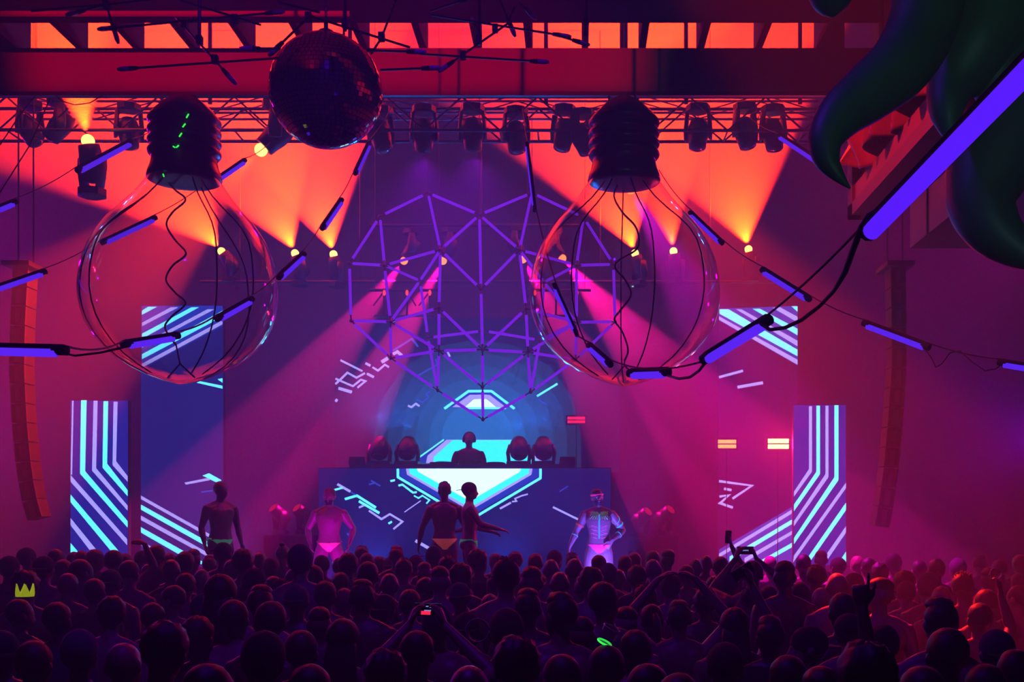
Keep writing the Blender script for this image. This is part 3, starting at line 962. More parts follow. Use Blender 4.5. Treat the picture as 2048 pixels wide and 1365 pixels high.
# laser dashes on the left cap
for px, py, l, dd in ((375, 232, 9, 60), (368, 251, 9, 50), (361, 270, 9, 55), (355, 293, 7, 40), (348, 294, 5, 150), (323, 333, 10, 95), (327, 351, 6, 110)):
    d = Vector((math.cos(R_(dd)), 0, math.sin(R_(dd))))
    rr = S(73, YBULB)
    xo = P(px, py, YBULB).x - P(369, 0, YBULB).x
    c = P(px, py, YBULB - math.sqrt(max(0.01, rr * rr - xo * xo)) - 0.01)
    MB().cyl(c - d * S(l / 2, YBULB), c + d * S(l / 2, YBULB), 0.006, 6).build('laser_dash', M_GRN, bl)

# ------------------------------------------------------------------ mirror ball
YMB = 7.6
cb = P(652, 182, YMB)
rb = S(112, YMB)
ball = empty('mirror_ball', cb - Vector((0, 0, rb)))
tag(ball, 'dark mirror ball hanging in front of the ceiling beam', 'mirror ball')
MB().ell(cb, (rb * 0.985,) * 3, 48, 32).build('core', M_MATTE, ball, True)
mt = MB()
rows = 38
rng = random.Random(5)
for i in range(rows):
    th = -math.pi / 2 + math.pi * (i + 0.5) / rows
    k = max(6, int(2 * math.pi * math.cos(th) / (math.pi / rows)))
    for j in range(k):
        ph = 2 * math.pi * j / k
        nrm = Vector((math.cos(th) * math.cos(ph), math.cos(th) * math.sin(ph), math.sin(th)))
        e1 = Vector((-math.sin(ph), math.cos(ph), 0))
        e2 = nrm.cross(e1)
        tl = Matrix.Rotation(rng.uniform(-0.03, 0.03), 3, e1) @ Matrix.Rotation(rng.uniform(-0.03, 0.03), 3, e2)
        rt = tl @ Matrix((e1, e2, nrm)).transposed()
        mt.obox(cb + nrm * rb * 0.992, (rb * math.pi / rows * 0.88, rb * math.pi / rows * 0.88, rb * 0.014), rt)
mo = mt.build('mirror_tiles', mat('mirror_tile', (0.40, 0.38, 0.44), 0.04, 1.0, var=0.02), ball)
mo['kind'] = 'stuff'
MB().lathe([(0.05, 0), (0.05, 0.03), (0.015, 0.05), (0.015, 0.09)], cb + Vector((0, 0, rb * 0.985)), 14).build('mount', M_BLACK, ball)
for k in range(9):
    z = cb.z + rb + 0.07 + k * 0.035
    MB().tube([(cb.x + 0.012 * math.cos(a_) * (1 if k % 2 else 0.3), YMB + 0.012 * math.cos(a_) * (0.3 if k % 2 else 1), z + 0.022 * math.sin(a_)) for a_ in [i * math.pi / 4 for i in range(9)]], 0.0035, 5).build('chain_link', M_TRUSS, ball)
MB().cyl((cb.x, YMB, cb.z + rb + 0.35), (cb.x, YMB, ZC), 0.006, 6).build('hanging_wire', M_CABLE, ball)
MB().cyl((cb.x + 0.115, YMB + 0.02, cb.z + rb * 0.93), (cb.x + 0.115, YMB + 0.02, ZC), 0.008, 6).build('safety_rod', M_BLACK, ball)

# ------------------------------------------------------------------ violet tubes on ropes
M_UV = glow('violet_tube', (0.115, 0.02, 1.0), 1.05, 'NONE')
M_UVN = glow('violet_tube_near', (0.10, 0.012, 1.0), 1.1, 'AUTO')


def uv_tube(p, q, label, r=0.021, near=False):
    p, q = Vector(p), Vector(q)
    d = (q - p).normalized()
    up = (Vector((0, 0, 1)) - d * d.z).normalized()
    back = d.cross(up).normalized()
    if back.y < 0:
        back = -back
    off = (up * 0.75 + back * 0.3).normalized()
    t = empty('violet_light_tube', (p + q) / 2 - up * r)
    tag(t, label, 'light tube', 'violet light tubes on ropes')
    MB().tube([p + d * 0.02, q - d * 0.02], r, 14, dome=0.5).build('tube', M_UVN if near else M_UV, t, True)
    h = off * (r * 1.55)
    MB().tube([p - d * 0.01 + h, q + d * 0.01 + h], [(r * 0.95, r * 0.8)] * 2, 8, up=off).build('housing', M_MATTE, t)
    for e, sg in ((p, 1), (q, -1)):
        MB().tube([e - d * (sg * 0.03) + h * 0.5, e + d * (sg * 0.035) + h * 0.5], r * 1.2, 10).build('end_cap', M_MATTE, t)
    return p + h * 1.4, q + h * 1.4


def rope(pts, label, r=0.0055, sag=0.0, name='rope'):
    """thin black rope through the given points, sagging a little between them"""
    out = []
    for i in range(len(pts) - 1):
        a_, b_ = Vector(pts[i]), Vector(pts[i + 1])
        n = 8
        for k in range(n):
            u = k / n
            out.append(a_.lerp(b_, u) - Vector((0, 0, sag * 4 * u * (1 - u) * (b_ - a_).length)))
    out.append(Vector(pts[-1]))
    o = MB().tube(out, r, 6).build(name, M_CABLE)
    return tag(o, label, 'cable', 'ropes of the light tubes')


def string(tubes, label, end=None, start=None, sag=0.02):
    pts = [start] if start is not None else []
    for (x0, y0, d0, x1, y1, d1, lab, r) in tubes:
        e0, e1 = uv_tube(P(x0, y0, d0), P(x1, y1, d1), lab, r)
        pts += [e0, e1]
    if end is not None:
        pts.append(end)
    rope(pts, label, sag=sag)


string([(-70, 702, 5.0, 120, 707, 4.9, 'thick violet tube at left edge, left of the left bulb bottom', 0.018),
        (255, 693, 6.6, 352, 677, 6.9, 'violet tube crossing the lower left of the left bulb', 0.018),
        (440, 640, 7.9, 503, 604, 8.3, 'violet tube crossing the right side of the left bulb', 0.018),
        (562, 557, 9.4, 608, 514, 9.9, 'violet tube just right of the left bulb', 0.021),
        (648, 458, 10.8, 684, 405, 11.3, 'violet tube in the orange glow below the mirror ball', 0.022),
        (713, 348, 12.2, 739, 292, 12.8, 'short violet tube at right below the mirror ball', 0.022)],
       'black rope rising from left edge to the mirror ball with six tubes', end=P(790, 200, 14.5))
string([(-40, 592, 9.6, 88, 548, 10.0, 'violet tube at left edge level with the middle of left bulb', 0.021),
        (210, 487, 11.2, 310, 440, 11.6, 'violet tube seen through the upper left of the left bulb', 0.022),
        (410, 380, 12.4, 490, 325, 13.0, 'violet tube right under the left bulb cap', 0.022)],
       'black rope passing behind the left bulb with three tubes', end=P(540, 285, 14.6))
string([(-40, 437, 10.4, 30, 408, 10.7, 'violet tube cut by left edge, above and left of left bulb', 0.022),
        (160, 343, 12.0, 262, 288, 12.6, 'violet tube left of the left bulb cap under the uplight', 0.026)],
       'black rope rising left of the left bulb with two tubes', end=P(330, 240, 14.8))
string([(2075, 742, 7.3, 2003, 730, 7.5, 'violet tube cut by the right edge of the picture', 0.018),
        (1850, 697, 8.4, 1730, 652, 8.8, 'violet tube crossing the right line array', 0.021),
        (1613, 600, 9.8, 1525, 545, 10.2, 'violet tube above the upper right LED wall', 0.022),
        (1440, 487, 11.2, 1380, 430, 11.6, 'violet tube at the right edge of the right bulb', 0.020)],
       'black rope rising from right edge to the right bulb cap with four tubes', end=P(1318, 340, 13.4))
string([(1643, 331, 12.2, 1558, 275, 12.8, 'violet tube under the truss left of the inflatable arms', 0.022)],
       'short rope behind the inflatable arms with one tube', start=P(1700, 372, 11.7), end=P(1500, 235, 14.6))
string([(1412, 722, 5.9, 1530, 650, 5.5, 'violet tube crossing the lower right of the right bulb', 0.024)], 'rope from the big near tube down to the right bulb', start=P(1416, 722, 5.95), end=P(1718, 460, 4.2), sag=0.01)
string([(1262, 752, 7.2, 1330, 750, 6.9, 'violet tube at the bottom of the right bulb', 0.022),
        (1216, 731, 8.2, 1178, 697, 8.5, 'short violet tube at the lower left of the right bulb', 0.02)],
       'rope along the bottom of the right bulb', start=P(1410, 722, 6.2), end=P(1150, 668, 8.75))
string([(1150, 668, 8.75, 1108, 575, 9.0, 'violet tube lying along the left edge of the right bulb', 0.013),
        (1068, 420, 10.6, 1053, 292, 11.2, 'violet tube hanging at the right top of the heart', 0.016)],
       'rope running up left of the right bulb to the truss', end=P(1045, 215, 14.6))
uv_tube(P(1738, 468, 4.1), P(2100, 96, 3.0), 'biggest violet tube, close to camera in the top right corner', 0.032, True)
cab = [P(x, y, d) for x, y, d in ((1760, 420, 4.05), (1738, 432, 4.08), (1722, 458, 4.1), (1706, 500, 4.3), (1690, 545, 4.5), (1668, 582, 4.75), (1640, 612, 5.0), (1604, 640, 5.2), (1570, 656, 5.35), (1540, 660, 5.45), (1528, 652, 5.48))]
tag(MB().tube(cab, [0.012] * 5 + [0.009] * 6, 8).build('power_cable', M_CABLE, None, True), 'thick black power cable looping below the biggest violet tube', 'cable')
cab = [P(x, y, d) for x, y, d in ((1412, 724, 5.9), (1398, 742, 6.1), (1380, 755, 6.3), (1358, 758, 6.5), (1336, 752, 6.8))]
tag(MB().tube(cab, 0.008, 8).build('power_cable', M_CABLE, None, True), 'short black power cable looping at the bottom right of the right bulb', 'cable')
cab = [P(x, y, d) for x, y, d in ((1850, 699, 8.4), (1862, 715, 8.35), (1872, 735, 8.3), (1884, 728, 8.2), (1900, 706, 8.1), (1920, 702, 8.0), (1945, 725, 7.8), (1970, 742, 7.7), (1992, 738, 7.6), (2003, 730, 7.5))]
tag(MB().tube(cab, 0.004, 6).build('power_cable', M_CABLE, None, True), 'thin wavy cable between the two tubes at the right edge', 'cable')
tag(MB().tube([P(x, y, 5.7) for x, y in ((120, 705), (150, 712), (200, 706), (235, 698), (255, 693))], 0.006, 6).build('power_cable', M_CABLE), 'thin cable from the left edge tube to the left bulb', 'cable')
# slack wires at top left
for pts, lab in (([(0, 290, 9.5), (40, 230, 9.7), (72, 190, 10)], 'thin wire slanting to the beam at far left'), ([(0, 385, 9.5), (60, 290, 9.7), (100, 198, 10)], 'second thin wire slanting to the beam at left'),
                 ([(112, 190, 9.9), (122, 202, 9.9), (150, 210, 9.9), (180, 206, 9.9), (206, 190, 9.9)], 'slack chain looping under the beam above the left uplight')):
    tag(MB().tube([P(*p) for p in pts], 0.005, 6).build('slack_wire', M_CABLE), lab, 'wire')

# ------------------------------------------------------------------ branching ceiling lamps of thin rods
M_ROD = mat('rod_metal', (0.02, 0.012, 0.012), 0.35, 0.6)
M_GLASSB = mat('small_bulb_glass', (0.45, 0.35, 0.35), 0.08, 0.0, spec=0.9)


def rod_lamp(label, y, stem, rods, blocks):
    p0 = P(stem[0], stem[1], y)
    t = empty('branching_rod_lamp', p0)
    tag(t, label, 'ceiling lamp', 'branching rod lamps')
    MB().cyl(p0, (p0.x, y, ZC), 0.012, 8).build('stem', M_ROD, t)
    for (x0, y0, x1, y1, b0, b1) in rods:
        p, q = P(x0, y0, y - 0.03), P(x1, y1, y + 0.03)
        d = (q - p).normalized()
        r_ = MB().cyl(p, q, 0.0075, 6).build('rod', M_ROD, t)
        for e, sg, on in ((p, -1, b0), (q, 1, b1)):
            if on:
                MB().tube([e, e + d * (sg * 0.05)], [0.013, 0.017], 8).build('socket', M_ROD, r_)
                MB().tube([e + d * (sg * 0.05), e + d * (sg * 0.10), e + d * (sg * 0.125)], [0.016, 0.016, 0.009], 8).build('bulb', M_GLASSB, r_, True)
    for x, yy in blocks:
        c = P(x, yy, y)
        MB().box((c.x - 0.018, y - 0.022, c.z - 0.024), (c.x + 0.018, y + 0.022, c.z + 0.024)).build('joint_block', M_MATTE, t)


rod_lamp('branching lamp of thin black rods at top left of the picture', 7.2, (399, 88),
         [(62, 22, 215, 9, 0, 0), (235, 55, 530, 27, 1, 1), (275, 136, 560, 116, 1, 0), (352, 34, 445, 138, 0, 1), (215, 9, 345, -6, 0, 0), (212, 8, 224, 46, 0, 1), (345, -4, 522, 50, 0, 0), (170, 20, 215, 8, 1, 0)],
         [(369, 50), (470, 38), (430, 119), (399, 80), (213, 10)])
rod_lamp('branching lamp of thin black rods just above the mirror ball', 6.9, (690, 62),
         [(617, 34, 566, 84, 0, 1), (520, 97, 560, 97, 1, 0), (620, 32, 820, 95, 0, 0), (790, 4, 763, 76, 1, 0), (763, 76, 742, 108, 0, 0), (735, 101, 812, 103, 0, 1), (760, 140, 842, 137, 0, 1), (555, 4, 640, 25, 0, 0)],
         [(617, 34), (690, 48), (763, 74)])
rod_lamp('branching lamp of thin black rods at top centre of the picture', 7.4, (958, 90),
         [(862, 30, 1105, 68, 0, 1), (1030, 12, 1015, 45, 0, 0), (1020, 44, 908, 122, 0, 1), (840, 108, 1060, 122, 0, 1), (1040, 6, 1052, 18, 0, 1), (1105, 68, 1145, 80, 0, 1), (860, 22, 918, 3, 0, 1), (955, 62, 950, 52, 0, 1), (1000, 0, 1015, 36, 0, 1)],
         [(990, 57), (926, 111), (958, 80)])
rod_lamp('tiny rod lamp hanging in front of the bracket right of centre', 8.6, (1172, 42), [(1172, 40, 1171, 58, 0, 1)], [(1172, 42)])

# ------------------------------------------------------------------ hanging boxes at the right
M_DRAPE = mat('drape_vinyl', (0.22, 0.09, 0.12), 0.3, 0.0, var=0.2)
M_DUCT = mat('duct_paint', (0.20, 0.15, 0.17), 0.7)
xL = S(1700 - CX, 9.2)
zbt = 2.15 + (CY - 440) * 9.2 / FPX
t = empty('draped_bulkhead', Vector((xL + 0.2, 7.3, zbt)))
tag(t, 'hanging bulkhead with gathered red vinyl drape behind the inflatable arms', 'bulkhead')
MB().box((xL + 0.06, 5.2, zbt), (xL + 0.36, 9.2, zbt + 1.0)).build('core_panel', M_DUCT, t)
MB().box((xL - 0.02, 5.2, zbt), (xL + 0.06, 9.2, zbt + 0.1)).build('lower_rail', M_DUCT, t)
MB().box((xL - 0.02, 9.05, zbt), (xL + 0.06, 9.2, zbt + 1.0)).build('end_post', M_DUCT, t)
MB().box((xL + 0.0, 5.2, zbt + 0.1), (xL + 0.05, 9.05, zbt + 0.24)).build('rail_band', mat('rail_band_paint', (0.26, 0.12, 0.13), 0.5), t)
m = MB()
nu, nv = 150, 26
for i in range(nu + 1):
    for j in range(nv + 1):
        u, v = i / nu, j / nv
        yy = 5.2 + 3.85 * u
        sw = (u * 5.2) % 1.0                       # one swag between two gathering points
        hang = 0.20 * (1 - (2 * sw - 1) ** 2) if True else 0
        low = zbt + 0.20 + 0.02 + 0.14 * (2 * sw - 1) ** 2
        z = low + (zbt + 0.98 - low) * v
        fold = 0.07 * math.sin(u * 74 + 2.5 * math.sin(v * 3 + u * 9)) * (0.35 + 0.65 * (1 - v)) + 0.05 * math.sin(u * 31 + v * 2)
        m.v.append((xL + 0.0 + fold - 0.05 * math.sin(math.pi * v) - 0.05 * (1 - v) ** 2, yy, z))
for i in range(nu):
    for j in range(nv):
        q0 = i * (nv + 1) + j
        m.f.append((q0, q0 + 1, q0 + nv + 2, q0 + nv + 1))
dr = m.build('gathered_drape', M_DRAPE, t, True)
sd = dr.modifiers.new('thickness', 'SOLIDIFY')
sd.thickness = 0.004
for k in (0.3, 3.6):
    MB().cyl((xL + 0.2, 5.4 + k, zbt + 1.0), (xL + 0.2, 5.4 + k, ZC), 0.02, 8).build('hanging_rod', M_CABLE, t)
x2 = S(1820 - CX, 10.0)
z2 = 2.15 + (CY - 497) * 10 / FPX
t = empty('air_duct', Vector((x2 + 0.4, 8.0, z2)))
tag(t, 'square air duct with red lit side and vertical seam at right', 'air duct')
MB().box((x2, 6.4, z2), (x2 + 0.9, 10.0, z2 + 1.1)).build('duct_body', mat('duct_metal', (0.30, 0.22, 0.2), 0.55), t)
for yy in (9.5, 8.55, 7.6):
    MB().box((x2 - 0.012, yy - 0.012, z2), (x2, yy + 0.012, z2 + 1.1)).build('seam', M_DUCT, t)
for yy in (6.8, 9.6):
    MB().cyl((x2 + 0.45, yy, z2 + 1.1), (x2 + 0.45, yy, ZC), 0.02, 8).build('hanging_rod', M_CABLE, t)

# ------------------------------------------------------------------ inflatable tentacles
M_TENT = mat('dark_green_nylon', (0.03, 0.10, 0.07), 0.5, var=0.35, scale=5)
t = empty('inflatable_tentacles', P(1950, 60, 5.0))
tag(t, 'dark green inflatable tentacle arms hanging in the top right corner', 'inflatable')


def arm(pts, name='tentacle_arm'):
    W, Rr = [], []
    for i in range(len(pts) - 1):
        p0, p1, p2, p3 = pts[max(i - 1, 0)], pts[i], pts[i + 1], pts[min(i + 2, len(pts) - 1)]
        for k in range(6):
            u = k / 6
            v = [0.5 * ((2 * p1[c]) + (p2[c] - p0[c]) * u + (2 * p0[c] - 5 * p1[c] + 4 * p2[c] - p3[c]) * u * u + (3 * p1[c] - p0[c] - 3 * p2[c] + p3[c]) * u ** 3) for c in range(4)]
            W.append(P(v[0], v[1], v[2]))
            Rr.append(S(max(v[3], 1.0), v[2]))
    p = pts[-1]
    W.append(P(p[0], p[1], p[2]))
    Rr.append(S(max(p[3], 1.0), p[2]))
    MB().tube(W, Rr, 22, dome=0.5).build(name, M_TENT, t, True)


arm([(1880, -200, 4.9, 80), (1862, -60, 4.9, 74), (1848, 40, 4.85, 70), (1805, 125, 4.8, 66), (1738, 185, 4.75, 58), (1684, 228, 4.7, 48), (1652, 275, 4.65, 36), (1654, 318, 4.62, 26), (1675, 350, 4.6, 14), (1700, 377, 4.6, 2)])
arm([(2010, -120, 5.3, 120), (1975, 20, 5.25, 112), (1935, 110, 5.2, 88), (1902, 170, 5.15, 50), (1893, 215, 5.1, 36), (1897, 250, 5.08, 24), (1903, 275, 5.06, 12), (1906, 290, 5.05, 2)])
arm([(2110, -60, 5.6, 150), (2060, 110, 5.5, 120), (2020, 240, 5.45, 100), (1980, 330, 5.4, 86), (1962, 400, 5.35, 68), (1985, 455, 5.3, 56), (2030, 495, 5.25, 40), (2075, 520, 5.2, 22), (2100, 528, 5.2, 4)])
arm([(2010, 60, 5.2, 60), (1990, 140, 5.2, 52), (1985, 200, 5.2, 30), (1995, 235, 5.2, 4)])
arm([(1690, -180, 5.6, 70), (1668, -90, 5.55, 62), (1663, -35, 5.5, 54), (1664, 10, 5.5, 36), (1666, 32, 5.5, 8)])
MB().ell(P(1960, -260, 5.2), (0.6, 0.5, 0.35), 20, 12).build('body', M_TENT, t, True)
MB().cyl(P(1960, -300, 5.2), (P(1960, 0, 5.2).x, 5.2, ZC), 0.01, 6).build('hanging_wire', M_CABLE, t)

# ------------------------------------------------------------------ people
SKINS = [mat('skin_light', (0.50, 0.30, 0.22), 0.45, scale=14), mat('skin_tan', (0.34, 0.18, 0.11), 0.45, scale=14), mat('skin_brown', (0.15, 0.075, 0.045), 0.42, scale=14)]
HAIRS = [mat('hair_black', (0.008, 0.006, 0.006), 0.55, scale=60), mat('hair_brown', (0.03, 0.016, 0.009), 0.55, scale=60), mat('hair_sandy', (0.10, 0.06, 0.03), 0.55, scale=60)]
CLOTHS = [mat('cloth_black', (0.012, 0.012, 0.014), 0.85, scale=30), mat('cloth_navy', (0.02, 0.02, 0.06), 0.85, scale=30), mat('cloth_grey', (0.10, 0.10, 0.11), 0.85, scale=30), mat('cloth_wine', (0.08, 0.015, 0.02), 0.85, scale=30)]
M_SHORTS = mat('shorts_black', (0.01, 0.01, 0.012), 0.8, scale=30)

V3 = Vector
HS = 1.10        # head size


def add_hand(m, wrist, d, n, curl=0.25, thumb=1, spread=0.10, point=False, s=1.0):
    """palm and five fingers; d points along the hand, n out of the palm, thumb = side of the thumb"""
    d = V3(d).normalized()
    n = V3(n)
    n = (n - d * n.dot(d)).normalized()
    sd = d.cross(n) * thumb
    m.tube([wrist - d * 0.02, wrist + d * 0.02, wrist + d * 0.06 * s, wrist + d * 0.095 * s], [(0.024, 0.02), (0.032, 0.019), (0.042, 0.018), (0.040, 0.015)], 10, up=n, dome=0.4)
    for k, (off, ln) in enumerate(((0.031, 0.070), (0.011, 0.080), (-0.010, 0.075), (-0.030, 0.058))):
        c = curl if not (point and k == 0) else 0.0
        if point and k > 0:
            c = 1.25
        p = wrist + d * 0.088 * s + sd * off * s
        f = (d + sd * (spread * (1.5 - k))).normalized()
        pts = [p]
        for j, seg in enumerate((0.42, 0.32, 0.26)):
            a_ = c * (0.7 + 0.5 * j)
            f = (Matrix.Rotation(a_, 3, f.cross(n).normalized()) @ f) if abs(a_) > 1e-4 else f
            # bend towards the palm normal
            pts.append(pts[-1] + f * ln * s * seg)
        m.tube(pts, [0.0100, 0.0095, 0.0088, 0.0078], 8, dome=0.7)
    p = wrist + d * 0.03 * s + sd * 0.026 * s
    f = (d * 0.75 + sd * 0.75 + n * 0.15).normalized()
    f2 = (d * 0.95 + sd * 0.25 + n * 0.25).normalized()
    m.tube([p, p + f * 0.036 * s, p + f * 0.036 * s + f2 * 0.034 * s, p + f * 0.036 * s + f2 * 0.06 * s], [0.0145, 0.012, 0.0105, 0.0085], 8, dome=0.7)


def spine(z, lean, bend):
    """horizontal shift of the trunk at height z"""
    k = max(0.0, z - 0.92)
    return V3((lean[0] * k + bend[0] * k * k, lean[1] * k + bend[1] * k * k, 0))


def body_parts(pose):
    """closed overlapping volumes of a 1.78 m man facing +Y"""
    m = MB()
    lean, bend = pose.get('lean', (0, 0)), pose.get('bend', (0, 0))
    fat = pose.get('bulk', 1.0)
    hip = V3(pose.get('hip', (0, 0, 0)))
    T = lambda x, y, z: V3((x, y, z)) + spine(z, lean, bend) + hip * max(0.0, min(1.0, (1.35 - z) / 0.45))
    # trunk rings: height, half width, half depth, forward offset
    rings = [(0.835, .075, .07, 0), (0.865, .13, .10, 0), (0.92, .163, .115, -.005), (0.985, .166, .115, -.005), (1.05, .148, .102, 0), (1.11, .139, .096, .004),
             (1.18, .146, .10, .006), (1.26, .163, .112, .008), (1.33, .178, .12, .006), (1.39, .182, .112, 0), (1.44, .165, .092, -.006), (1.475, .115, .072, -.01), (1.50, .065, .06, -.012)]
    n = 20
    base = len(m.v)
    for z, w, dp, fy in rings:
        for j in range(n):
            a_ = 2 * math.pi * j / n
            ca, sa = math.cos(a_), math.sin(a_)
            ex = 0.82
            m.v.append(tuple(T(w * fat * math.copysign(abs(ca) ** ex, ca), fy + dp * fat * math.copysign(abs(sa) ** ex, sa), z)))
    for i in range(len(rings) - 1):
        for j in range(n):
            q0, q1 = base + i * n + j, base + i * n + (j + 1) % n
            m.f.append((q0, q1, q1 + n, q0 + n))
    m.f.append(tuple(base + j for j in range(n))[::-1])
    m.f.append(tuple(base + (len(rings) - 1) * n + j for j in range(n)))
    if pose.get('muscle', True):
        for sg in (-1, 1):
            m.ell(T(sg * .082, .085, 1.365), (.082, .042, .062), 14, 8)            # chest
            m.ell(T(sg * .085, -.072, .925), (.082, .066, .085), 14, 8)             # seat
            m.ell(T(sg * .105, -.075, 1.36), (.075, .045, .10), 12, 8)              # shoulder blade
            for k in range(3):
                m.ell(T(sg * .035, .093 - .004 * k, 1.23 - .062 * k), (.033, .016, .028), 10, 6)   # belly
    # neck and head
    hb = T(0, 0, 1.5)
    hd = pose.get('head', (0, 0, 0))           # turn about z, nod about x, tilt about y
    rot = (Matrix.Rotation(hd[0], 3, 'Z') @ Matrix.Rotation(hd[1], 3, 'X') @ Matrix.Rotation(hd[2], 3, 'Y'))
    piv = hb + V3((0, -.005, .045))
    H = lambda x, y, z: piv + rot @ (V3((x, y, z)) * HS)     # z = 0 at the top of the neck
    m.tube([hb + V3((0, -.012, -.05)), hb + V3((0, -.006, .02)), H(0, .004, .06)], [.066, .058, .057], 14)
    m.ell(H(0, -.002, .135), tuple(HS * q for q in (.076, .095, .094)), 18, 12, rot)                        # skull
    m.ell(H(0, .032, .085), tuple(HS * q for q in (.064, .066, .078)), 16, 10, rot)                         # face
    m.tube([H(0, .045, .055), H(0, .078, .034)], [(.046, .034), (.028, .022)], 12, up=rot @ V3((0, 0, 1)), dome=0.5)  # jaw, chin
    m.tube([H(0, .088, .122), H(0, .104, .088), H(0, .108, .078)], [.010, .0135, .016], 8, dome=0.6)  # nose
    m.tube([H(-.034, .084, .128), H(0, .091, .126), H(.034, .084, .128)], [.010, .011, .010], 8, dome=0.5)   # brow
    m.tube([H(-.022, .088, .056), H(0, .095, .056), H(.022, .088, .056)], [.007, .009, .007], 8, dome=0.5)   # lips
    for sg in (-1, 1):
        m.tube([H(sg * .074, -.004, .08), H(sg * .083, -.010, .108), H(sg * .080, -.014, .132)], [(.008, .014), (.009, .020), (.007, .016)], 8, up=rot @ V3((0, 1, 0)), dome=0.5)   # ear
        m.tube([hb + V3((0, -.012, .0)), T(sg * .10, -.015, 1.475), T(sg * .175, -.008, 1.435)], [.05, .05, .05], 10)                                  # trapezius
    # arms
    for sg, key in ((-1, 'armL'), (1, 'armR')):
        sh = T(sg * .195, -.005, 1.42)
        arm_ = pose.get(key, {})
        el = arm_.get('el', (sg * .265, -.03, 1.13))
        wr = arm_.get('wr', (sg * .275, .06, .89))
        el, wr = V3(el), V3(wr)
        if not arm_.get('abs'):
            el, wr = el + spine(min(el.z, 1.45), lean, bend), wr + spine(min(wr.z, 1.45), lean, bend)
        d1, d2 = (el - sh), (wr - el)
        b = fat if pose.get('muscle', True) else 0.9
        m.tube([sh - d1 * 0.08, sh + d1 * .12, sh + d1 * .45, sh + d1 * .8, el], [.060 * b, .066 * b, .056 * b, .046 * b, .042], 12, dome=0.5)
        m.tube([el - d2 * .05, el + d2 * .22, el + d2 * .6, wr], [.041, .046 * b, .036 * b, .026], 12, dome=0.4)
        hd_ = arm_.get('hd', tuple(d2.normalized()))
        nn = arm_.get('n', (-sg, 0.2, 0))
        add_hand(m, wr, hd_, nn, arm_.get('curl', 0.28), arm_.get('thumb', -sg if arm_.get('flip') else sg), point=arm_.get('point', False))
    # legs
    for sg, key in ((-1, 'legL'), (1, 'legR')):
        lg = pose.get(key, {})
        hp = V3((sg * .09, 0, .90)) + hip
        kn = V3(lg.get('kn', (sg * .115, .015, .50)))
        an = V3(lg.get('an', (sg * .13, -.02, .085)))
        d1, d2 = kn - hp, an - kn
        b = fat
        m.tube([hp - d1 * .05, hp + d1 * .18, hp + d1 * .5, hp + d1 * .82, kn], [.090 * b, .097 * b, .084 * b, .066 * b, .060 * b], 14, dome=0.4)
        m.tube([kn, kn + d2 * .15, kn + d2 * .33 + V3((0, -.014, 0)), kn + d2 * .62, kn + d2 * .9, an], [.058 * b, .055 * b, .060 * b, .047 * b, .036, .036], 12, dome=0.4)
        ft = V3(lg.get('ft', (sg * .25, 1, 0))).normalized()
        m.tube([an - ft * .06 + V3((0, 0, -.045)), an + V3((0, 0, -.035)), an + ft * .10 + V3((0, 0, -.052)), an + ft * .17 + V3((0, 0, -.062))], [(.034, .036), (.040, .045), (.046, .030), (.036, .020)], 10, up=(0, 0, 1), dome=0.5)
    return m, H, rot, T


def remeshed(m, voxel, name, smooth_iter=3, faces=None):
    me = bpy.data.meshes.new(name)
    me.from_pydata(m.v, [], m.f)
    o = bpy.data.objects.new(name, me)
    COL.objects.link(o)
    r = o.modifiers.new('remesh', 'REMESH')
    r.mode = 'VOXEL'
    r.voxel_size = voxel
    s_ = o.modifiers.new('smooth', 'SMOOTH')
    s_.factor = 0.5
    s_.iterations = smooth_iter
    if faces:
        dc = o.modifiers.new('decimate', 'DECIMATE')
        dc.ratio = faces
    dg = bpy.context.evaluated_depsgraph_get()
    dg.update()
    out_ = bpy.data.meshes.new_from_object(o.evaluated_get(dg))
    out_.name = name
    bpy.data.objects.remove(o)
    bpy.data.meshes.remove(me)
    out_.polygons.foreach_set('use_smooth', [True] * len(out_.polygons))
    return out_


def mesh_of(m, name, material, smooth=True):
    me = bpy.data.meshes.new(name)
    me.from_pydata(m.v, [], m.f)
    me.materials.append(material)
    me.polygons.foreach_set('use_smooth', [smooth] * len(me.polygons))
    me.update()
    return me


def shell(body, test, off, name, material, thick=0.004):
    """a garment: the faces of the body inside a region, pushed out"""
    bm = bmesh.new()
    bm.from_mesh(body)
    dl_ = [f for f in bm.faces if not test(f.calc_center_median())]
    bmesh.ops.delete(bm, geom=dl_, context='FACES')
    bm.normal_update()
    for v in bm.verts:
        v.co += v.normal * off
    bmesh.ops.solidify(bm, geom=bm.faces[:], thickness=thick)
    me = bpy.data.meshes.new(name)
    bm.to_mesh(me)
    bm.free()
    me.materials.clear()
    me.materials.append(material)
    me.polygons.foreach_set('use_smooth', [True] * len(me.polygons))
    return me


